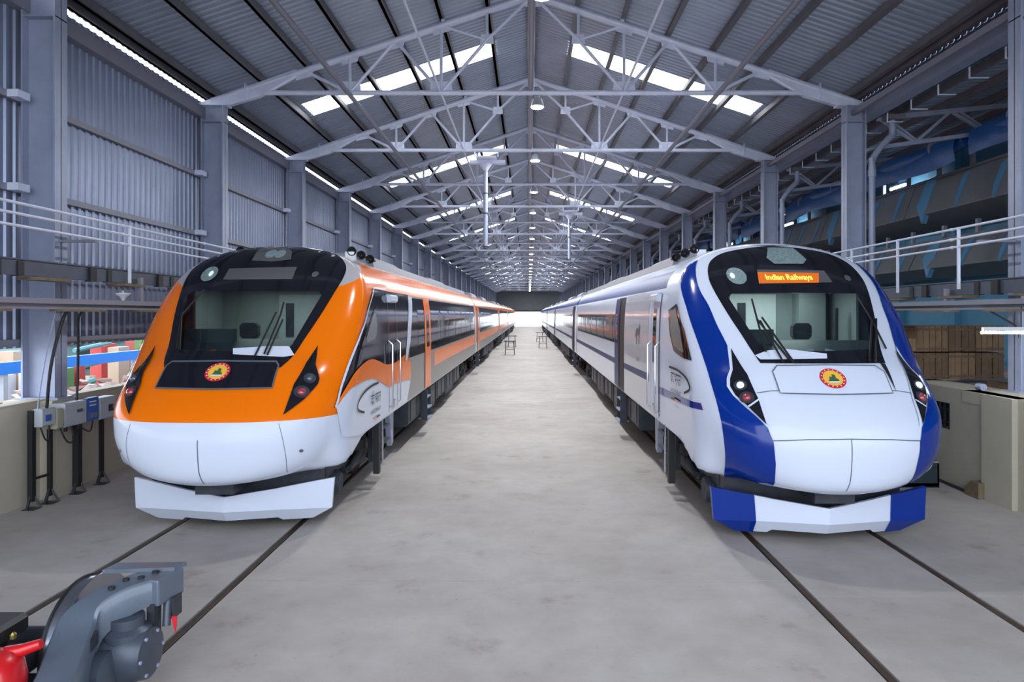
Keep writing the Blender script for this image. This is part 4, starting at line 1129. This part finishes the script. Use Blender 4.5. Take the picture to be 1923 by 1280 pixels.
# ============================================================ electrical boxes on stands, left
def at(px, py, Y): return Vector(((px-VX)/FPX*Y, Y, CH+(VY-py)/FPX*Y))
def stand_post(m, x, y, z, r=.035):
    m.box(x-r, x+r, y-r, y+r, .12, z)
def foot(x, y, r=.12):
    m = MB()
    for a in range(3):
        t = 2*math.pi*a/3+.6; m.bar((x, y, .26), (x+r*math.cos(t), y+r*math.sin(t), .012), .03)
    m.box(x-.09, x+.09, y-.09, y+.09, 0, .012)
    return m
BX = -7.57
r = empty('junction_box', (BX, 10.6, 0), label='small pale blue electrical junction box on a twin-legged black stand by the low wall', cat='junction box')
for x, y, z in ((-7.66, 10.42, 1.52), (-7.62, 10.76, 1.2)):
    m = MB(); stand_post(m, x, y, z, .04 if y < 10.5 else .028); m.build('stand_post', M['black'], r)
    foot(x, y).build('stand_foot', M['dark'], r)
MB().bar((-7.66, 10.42, .46), (-7.62, 10.76, .46), .035).build('cross_bar', M['black'], r)
b_ = MB().cbox(BX-.08, BX+.08, 10.42, 10.70, 1.26, 1.54, .02).build('enclosure', M['grey_pl'], r)
MB().box(BX+.08, BX+.09, 10.48, 10.60, 1.34, 1.44).build('switch_plate', M['bluesign'], b_)
MB().cbox(BX-.08, BX+.10, 10.72, 10.86, 1.18, 1.50, .02).build('socket_housing', mat('yellow_grey_plastic', (.36, .35, .25), .5), r)
r = empty('junction_box', (BX, 11.3, 0), label='wide grey electrical cabinet with a blue warning panel on a single black post', cat='junction box')
m = MB(); stand_post(m, BX, 11.34, 1.3, .05); m.build('stand_post', M['black'], r)
foot(BX, 11.34).build('stand_foot', M['dark'], r)
b_ = MB().cbox(BX-.12, BX+.10, 10.90, 11.42, 1.17, 1.56, .02).build('enclosure', M['grey_pl'], r)
MB().box(BX+.10, BX+.11, 11.18, 11.32, 1.38, 1.43).build('name_plate', M['screen'], b_)
for y in (10.98, 11.3): MB().lathe((BX+.05, y, 1.15), [(.025, -.05), (.03, 0), (.03, .03)], 'z', 8).build('cable_gland', M['black'], b_)
p_ = MB().box(BX+.04, BX+.10, 11.44, 11.74, 1.19, 1.58).build('warning_panel', M['bluesign'], r)
for z in (1.50, 1.44): MB().box(BX+.10, BX+.103, 11.50, 11.68, z, z+.018).build('warning_line', M['white_pl'], p_)
for i in range(3): MB().box(BX+.10, BX+.103, 11.47+.09*i, 11.53+.09*i, 1.23, 1.32).build('warning_square', M['chrome'], p_)
r = empty('junction_box', (BX, 12.0, 0), label='grey electrical box on a slim black post beside the orange train nose', cat='junction box')
m = MB(); stand_post(m, BX, 11.98, 1.2, .03); m.build('stand_post', M['black'], r)
foot(BX, 11.98).build('stand_foot', M['dark'], r)
b_ = MB().cbox(BX-.12, BX+.10, 11.80, 12.22, 1.16, 1.54, .02).build('enclosure', M['grey_pl'], r)
MB().box(BX+.10, BX+.11, 12.02, 12.15, 1.28, 1.40).build('isolator_switch', M['dark'], b_)
# cables
def cable(pts, lab, r_=.018, mt='black'):
    MB().tube(catmull(pts, 6), r_, 8).thing('cable', M[mt], lab, 'cable', 'black cables at the electrical boxes', smooth=True)
cable([(-7.2, 10.60, 3.12), (-7.3, 10.56, 2.85), (-7.42, 10.50, 2.2), (-7.52, 10.55, 1.54)], 'thick black cable dropping from the walkway to the small junction box', .024)
cable([(-7.2, 11.0, 3.12), (-7.32, 11.0, 2.95), (-7.46, 11.2, 2.6), (-7.5, 11.25, 2.1), (-7.52, 11.25, 1.57)], 'black cable dropping from the walkway to the wide grey cabinet', .02)
cable([(-7.32, 10.5, 3.16), (-7.42, 10.46, 2.6), (-7.52, 10.44, 2.0), (-7.6, 10.46, 1.52)], 'thin grey conduit leaning down the column to the small junction box', .010, 'steel')
cable([(BX+.1, 10.78, 1.18), (BX+.14, 10.86, .98), (BX+.14, 10.98, .92), (BX+.12, 11.08, .98), (BX+.06, 11.1, 1.16)], 'black cable looping between the small junction box and the grey cabinet', .014)
cable([(BX, 11.36, 1.14), (BX+.08, 11.44, 1.04), (BX+.08, 11.56, 1.02), (BX+.08, 11.62, 1.18)], 'short black cable looping under the blue warning panel', .012)
cable([(BX, 10.48, 1.26), (BX+.03, 10.54, 1.06), (BX, 10.66, 1.04), (BX, 10.68, 1.26)], 'short black cable looping under the small junction box', .012)
cable([(7.5, 11.0, 3.05), (7.62, 10.9, 2.95), (7.75, 10.75, 2.8), (7.78, 10.72, 2.62)], 'black cable hanging from the walkway beside the bright tube lamp', .014)
# outdoor things seen through the gap in the left wall
MB().box(-14.1, -13.9, 2, 60, 1.40, 1.72).thing('blue_rail_barrier', mat('bright_blue_paint', (.01, .22, .75), .4), 'long bright blue barrier beam standing outside behind the low wall', 'barrier')
for i, y in enumerate((12, 18, 24, 30, 38)):
    MB().box(-14.08, -13.92, y-.08, y+.08, -.32, 1.40).thing('barrier_post', M['grey_pl'], 'grey post under the blue barrier outside, the %s from the camera' % ORD[i], 'post', 'barrier posts outside')
rnd = random.Random(3)
pal = [(.32, .20, .15), (.45, .36, .30), (.55, .50, .46), (.20, .12, .10), (.6, .42, .36)]
m = MB()
mats_ = [mat('rubble_%s' % n, c, .9, noise=.4, nscale=4) for n, c in zip(('brown', 'buff', 'pale', 'dark', 'pink'), pal)]
m = MB(); mi = []
for i in range(230):
    x = -9.8-rnd.random()*3.6; y = 9+rnd.random()*18; s = .12+.25*rnd.random(); z = -.32+(.6+.4*rnd.random())*1.75*max(0, 1-abs(x+11.8)/2.2)
    h = [Vector((x, y, z))+Vector([rnd.uniform(-s, s), rnd.uniform(-s, s)*1.4, rnd.uniform(-s, s)*.6]) for _ in range(9)]
    bm = bmesh.new(); vs = [bm.verts.new(p) for p in h]; bmesh.ops.convex_hull(bm, input=vs)
    L_ = [v for v in bm.verts if v.link_faces]; ix = {v: k for k, v in enumerate(L_)}
    m.add([v.co[:] for v in L_], [[ix[v] for v in f.verts] for f in bm.faces]); mi += [i % 5]*len(bm.faces); bm.free()
ro = m.thing('rubble', mats_[0], 'heap of broken stone and earth outside beyond the low wall', 'rubble', kind='stuff')
for q in mats_[1:]: ro.data.materials.append(q)
ro.data.polygons.foreach_set('material_index', mi)
for i, (x, y, z, h, col) in enumerate(((-18.8, 27, -.32, 2.2, (.14, .26, .25)), (-19.2, 32.5, -.32, 2.4, (.42, .10, .08)), (-19, 38, -.32, 2.3, (.35, .38, .42)))):
    r = empty('site_cabin', (x, y, z), label=('green', 'red', 'pale grey')[i]+' site cabin standing outside beyond the blue barrier', cat='cabin')
    MB().box(x-1.5, x+1.5, y-2, y+2, z, z+h).build('cabin_body', mat('cabin_paint_%s' % ('green', 'red', 'grey')[i], col, .6), r)
    MB().box(x+1.5, x+1.53, y-1, y, z+1.2, z+2.1).build('cabin_window', M['dark'], r)
    MB().box(x-1.6, x+1.6, y-2.1, y+2.1, z+h, z+h+.1).build('cabin_roof', M['white_pl'], r)
m = MB(); mi = []; pal2 = [mat('scrap_'+n, c, .6) for n, c in (('teal', (.10, .28, .28)), ('red', (.5, .06, .05)), ('buff', (.5, .36, .25)), ('dark', (.04, .045, .05)), ('white', (.7, .72, .75)), ('green', (.12, .25, .08)))]
for i in range(70):
    x = rnd.uniform(-16.2, -14.6); y = rnd.uniform(16, 30); h = rnd.uniform(.3, 2.3); a, b = rnd.uniform(.1, .35), rnd.uniform(.1, .5)
    m.box(x-a, x+a, y-b, y+b, -.32, -.32+h) if i % 3 else m.tube([(x, y-b*2, h-.4), (x+.2, y+b*2, h-.2)], .05+a*.2, 7); mi += [i % 6]*(6 if i % 3 else 9)
so = m.thing('scrap_heap', pal2[0], 'jumble of coloured scrap and site equipment outside behind the blue barrier', 'scrap', kind='stuff')
for q in pal2[1:]: so.data.materials.append(q)
so.data.polygons.foreach_set('material_index', mi)
# small white dome lamp on walkway
p = at(232, 552, 12.0); r = empty('dome_lamp', (-7.2, 12.0, 3.24), label='small white cone shaped lamp above the walkway beam beside the orange train', cat='lamp')
MB().lathe((-7.2, 12.0, 3.30), [(.02, -.06), (.05, 0), (.12, .06), (.12, .075), (.02, .09)], 'z', 16).build('shade', M['white_pl'], r, smooth=True)
MB().tube([(-7.2, 12.0, 3.38), (-7.2, 12.0, 3.42)], .012, 6).build('cap', M['white_pl'], r)
# bright batten lamp on the right
LY = 10.2; xa = (1843-VX)/FPX*LY; z_ = CH+(VY-624)/FPX*LY
r = empty('tube_lamp', (7.3, LY, z_), label='bright white fluorescent tube lamp on the blue train side in front of the crates', cat='lamp')
MB().box(xa+.02, xa+1.2, LY-.03, LY+.03, z_+.03, z_+.08).build('lamp_housing', M['white_pl'], r)
MB().tube([(xa, LY, z_), (xa+1.2, LY, z_)], .02, 8).build('lamp_tube', M['lampglass'], r, smooth=True)
MB().tube([(xa+.6, LY, z_+.08), (xa+.6, LY, 3.12)], .008, 6).build('lamp_wire', M['black'], r)
# ============================================================ wooden crates
CY = 14.2
def crate(x0, x1, z0, z1, y, lab, mt):
    r = empty('wooden_crate', ((x0+x1)/2, y+.35, z0), label=lab, cat='crate', group='wooden crates')
    MB().box(x0+.02, x1-.02, y+.02, y+.7, z0+.02, z1-.02).build('crate_body', M['wood2'], r)
    n = max(3, round((x1-x0)/.13)); w_ = (x1-x0)/n
    for i in range(n):
        d = rnd.uniform(0, .02); t = rnd.uniform(-.02, .01)
        MB().box(x0+i*w_+.006, x0+(i+1)*w_-.006, y-.012-d, y+.02, z0+.01, z1+t).build('plank', mt, r)
    n = 5; w_ = .7/n
    for i in range(n): MB().box(x0-.014, x0+.02, y+i*w_+.006, y+(i+1)*w_-.006, z0+.01, z1-.01).build('plank', mt, r)
    for z in (z0+.04, z1-.10): MB().box(x0, x1, y-.035, y-.012, z, z+.05).build('batten', M['wood2'], r)
    MB().box(x0, x1, y, y+.7, z1-.02, z1).build('lid', mt, r)
xs = [8.13, 8.80, 9.38, 10.0]
for t in range(2):
    for i in range(3):
        z0 = 1.64+t*.57
        crate(xs[i]+.01, xs[i+1]-.01, z0, z0+.55, CY+.02*i, 'brown wooden crate on the ledge, %s crate of the %s row' % (('nearest the blue train,', 'middle', 'farthest from the train,')[i], ('bottom', 'top')[t]), M['wood'] if (i+t) % 2 else M['wood2'])
r = MB()
for i in range(9): r.box(8.9+.16*i, 9.0+.16*i, 12.6+.06*i, 13.6, 1.56+.02*(i % 3), 1.60+.03*(i % 3))
r.thing('timber_scraps', M['wood2'], 'scattered dark timber offcuts on the ledge beside the crates', 'timber', kind='stuff')
# short pipes poking out on the ledge at the column foot
for i, (x, y) in enumerate(((7.6, 11.3), (8.0, 10.55))):
    MB().lathe((x, y, 1.72+.06), [(.06, 0), (.06, .14), (.045, .14), (.045, .01)], 'y', 14).thing('pipe_offcut', M['steel'], 'short grey pipe offcut on top of the low wall, %s the steel column' % ('in front of' if i else 'behind'), 'pipe', smooth=True)
# ============================================================ floor things on the right by the wall
r = empty('battery_crate', (6.75, 12.0, 0), label='dark open crate of equipment on the floor behind the blue train nose', cat='crate')
MB().box(6.4, 7.1, 11.7, 12.3, .02, .08).build('crate_base', M['dark'], r)
for a, b, c, d in ((6.4, 7.1, 11.7, 11.73), (6.4, 7.1, 12.27, 12.3), (6.4, 6.43, 11.7, 12.3), (7.07, 7.1, 11.7, 12.3)):
    MB().box(a, b, c, d, .0, .42).build('crate_side', mat('dark_teal_metal', (.04, .06, .07), .4, .4) if a == 6.4 and d == 11.73 else bpy.data.materials['dark_teal_metal'], r)
for i in range(4): MB().box(6.45+.17*i, 6.58+.17*i, 11.78, 12.2, .08, .40+.05*(i % 2)).build('stored_unit', M['dark'], r)
MB().tube([(6.4, 11.72, .44), (7.1, 11.72, .44)], .015, 6).build('rim', M['steel'], r)
MB().lathe((6.55, 11.9, .45), [(.05, 0), (.05, .12), (.02, .16), (.02, .2)], 'z', 10).thing('white_bottle', M['white_pl'], 'small white bottle standing on the dark equipment crate', 'bottle', smooth=True)
r = MB().prism([(10.95, 0), (11.3, 0), (11.3, .12), (11.15, .26), (10.95, .26)], 'x', 7.28, 7.46)
r.thing('wooden_chock', M['brass'], 'small brown wooden chock on the floor against the low wall near the pilaster', 'chock')
MB().tube([(7.36, 11.35, .03), (7.38, 12.5, .03), (7.40, 14, .03)], .025, 8).thing('floor_pipe', M['dark'], 'dark pipe lying along the foot of the low wall behind the wooden chock', 'pipe')
# ============================================================ far end: maintenance trestles
for i, (x, y) in enumerate(((-1.55, 62), (-1.4, 50), (1.25, 60), (1.2, 74))):
    r = empty('trestle', (x, y, 0), label='small dark steel trestle on the floor far down between the trains, %s' % ('orange side farther', 'orange side nearer', 'blue side nearer', 'blue side farther')[i], cat='trestle', group='trestles between the trains')
    for dx in (-.35, .35):
        for dy in (-.3, .3): MB().bar((x+dx, y+dy, 0), (x+dx*.8, y+dy*.8, 1.0), .05).build('leg', M['dark'], r)
    MB().box(x-.45, x+.45, y-.35, y+.35, 1.0, 1.06).build('top_plate', M['dark'], r)
    MB().bar((x-.33, y-.28, .4), (x+.33, y-.28, .4), .04).build('brace', M['dark'], r)
# ============================================================ bogie parked on the track, bottom left
r = empty('bogie', (-4.15, 4.6, 0), label='dark grey railway bogie standing on the rails in front of the orange train', cat='bogie')
M['bf'] = mat('bogie_frame_paint', (.125, .155, .20), .32, .1, coat=.3, noise=.2, nscale=3)
def beam(path, wd, name, mt):
    """box girder along path of (centre top x, y, z, depth)"""
    m = MB(); pts = catmull([Vector(p[:3]) for p in path], 6); ds = [v.x for v in catmull([(p[3], 0, 0) for p in path], 6)]; ws = [v.x for v in catmull([(p[4] if len(p) > 4 else wd, 0, 0) for p in path], 6)]
    n = len(pts)
    for i, p in enumerate(pts):
        d = (pts[min(i+1, n-1)]-pts[max(i-1, 0)]); d.z = 0; d.normalize(); a = Vector((d.y, -d.x, 0))*ws[i]/2; k = .03
        for q in (p-a+Vector((0, 0, -k)), p-a*.85, p+a*.85, p+a+Vector((0, 0, -k)), p+a+Vector((0, 0, -ds[i])), p-a+Vector((0, 0, -ds[i]))): m.v.append(tuple(q))
    for i in range(n-1):
        for j in range(6): m.f.append([i*6+j, i*6+(j+1) % 6, (i+1)*6+(j+1) % 6, (i+1)*6+j])
    m.f.append([0, 1, 2, 3, 4, 5][::-1]); m.f.append([(n-1)*6+j for j in range(6)])
    return m.build(name, mt, r, smooth=True)
sb = beam([(-3.02, 3.4, .56, .30), (-3.03, 3.95, .58, .30), (-3.09, 4.38, .62, .30), (-3.24, 4.78, .73, .30), (-3.27, 4.98, .85, .28), (-3.14, 5.18, .93, .22), (-2.96, 5.40, .945, .18, .30)], .26, 'side_frame', M['bf'])
MB().prism([(-3.10, 5.28), (-2.86, 5.22), (-2.80, 5.50), (-3.08, 5.52)], 'z', .74, .945).build('end_bracket', M['bf'], r, bevel=.015)
MB().prism([(-3.38, 5.36), (-2.84, 5.42), (-2.80, 5.54), (-3.36, 5.52)], 'z', .945, .975).build('end_plate', M['bf'], r)
for x, y, z in ((-3.16, 5.12, .93), (-3.12, 5.24, .945), (-3.02, 5.27, .95), (-2.97, 5.38, .95)): MB().lathe((x, y, z), [(.025, -.01), (.025, .010)], 'z', 12).build('bolt_hole', M['black'], sb)
MB().prism([(4.79, .60), (4.88, .63), (4.88, .72), (4.79, .69)], 'x', -3.15, -3.105).build('maker_plate', M['dark'], r)
beam([(-5.2, 3.4, .52, .30), (-5.2, 4.3, .60, .30), (-5.2, 5.0, .8, .3), (-5.2, 5.5, .8, .25)], .30, 'side_frame', M['bf'])
MB().box(-5.1, -3.15, 3.9, 4.3, .20, .40).build('transom', M['bf'], r, bevel=.02)
M['wheelst'] = mat('machined_wheel_steel', (.34, .35, .38), .22, .9)
for x in (-3.44, -4.90):
    MB().lathe((x, 5.30, .47), [(.40, -.065), (.46, -.06), (.465, .03), (.485, .05), (.485, .065), (.36, .065), (.15, .09), (.15, -.09), (.36, -.05)], 'x', 48).build('wheel', M['wheelst'], r, smooth=True)
MB().lathe((-3.50, 5.30, .47), [(.475, -.008), (.475, .008)], 'x', 48).build('tyre_band', M['black'], r, smooth=True)
MB().tube([(-4.9, 5.30, .47), (-3.0, 5.30, .47)], .085, 12).build('axle', M['dark'], r, smooth=True)
mt_ = MB().lathe((-2.96, 5.12, .44), [(.17, -.28), (.20, -.20), (.21, .00), (.19, .05), (.18, .10), (.04, .12)], 'x', 28).build('gear_case', M['bogie'], r, smooth=True)
MB().lathe((-3.04, 5.12, .60), [(.14, -.06), (.165, -.04), (.165, .02), (.12, .05), (.12, .12)], 'z', 24).build('spring_seat', M['bogie'], r, smooth=True)
for a in range(6):
    t = a*math.pi/3; MB().lathe((-2.865, 5.12+.155*math.cos(t), .44+.155*math.sin(t)), [(.014, 0), (.014, .02)], 'x', 6).build('cover_bolt', M['steel'], mt_)
MB().lathe((-3.08, 4.92, .40), [(.10, -.1), (.15, -.06), (.15, .03), (.06, .07)], 'x', 24).build('axle_box', M['bogie'], r, smooth=True)
MB().tube([(-2.86, 5.36, .76), (-2.84, 5.30, .56)], .03, 10).build('damper', M['bogie'], r, smooth=True)
MB().box(-2.95, -2.89, 5.22, 5.32, .52, .76).build('damper_bracket', M['dark'], r)
MB().box(-2.84, -2.80, 5.34, 5.46, .60, .76).build('stop_block', M['dark'], r)
MB().prism([(-2.82, .62), (-2.775, .62), (-2.785, .49)], 'y', 5.33, 5.342).build('warning_tag', M['red'], r)
MB().lathe((-3.08, 4.70, .25), [(.09, -.12), (.11, -.08), (.11, .03), (.05, .05), (.03, .07)], 'x', 24).build('brake_cylinder', M['bogie'], r, smooth=True)
MB().tube(catmull([(-3.02, 4.8, .3), (-2.94, 4.9, .22), (-2.95, 5.0, .16), (-3.0, 5.1, .14)], 5), .016, 8).build('brake_hose', M['black'], r, smooth=True)
# black case and red can beside the frame
r = empty('black_equipment_case', (-3.85, 4.9, .45), label='black box-shaped equipment unit lying on the bogie beside the red can', cat='equipment')
MB().cbox(-4.35, -3.70, 4.72, 5.0, .66, .80, .03).build('upper_unit', M['black'], r)
MB().cbox(-4.3, -3.62, 4.55, 4.72, .46, .66, .03).build('lower_unit', M['black'], r)
MB().cbox(-4.25, -3.52, 4.72, 4.86, .46, .64, .02).build('rear_unit', M['dark'], r)
for i in range(5): MB().box(-3.9+.06*i, -3.875+.06*i, 4.56, 4.7, .66, .675).build('rib', M['steel'], r)
MB().lathe((-3.66, 4.80, .70), [(.02, 0), (.022, .03), (.01, .045)], 'z', 8).build('brass_fitting', mat('brass_metal', (.5, .35, .1), .3, .8), r)
r = empty('red_can', (-3.40, 4.33, .46), label='red rounded plastic can with a short spout resting on the bogie, green mark on it', cat='can')
M['redp'] = mat('red_plastic', (.55, .008, .012), .3, coat=.3)
MB().lathe((-3.44, 4.33, .46), [(.15, 0), (.185, .04), (.19, .20), (.17, .30), (.11, .36), (.03, .38)], 'z', 28).build('can_body', M['redp'], r, smooth=True)
MB().tube([(-3.40, 4.40, .79), (-3.30, 4.42, .81), (-3.20, 4.44, .84)], [.05, .04, .032], 10).build('spout', M['redp'], r, smooth=True)
MB().lathe((-3.40, 4.21, .78), [(.03, 0), (.03, .015)], 'z', 12).build('green_mark', mat('green_plastic', (.02, .35, .08), .4), r)
MB().box(-4.4, -3.42, 4.10, 4.80, .41, .455).thing('bogie_deck_plate', M['dark'], 'dark plate laid across the parked bogie under the black unit and red can', 'plate')
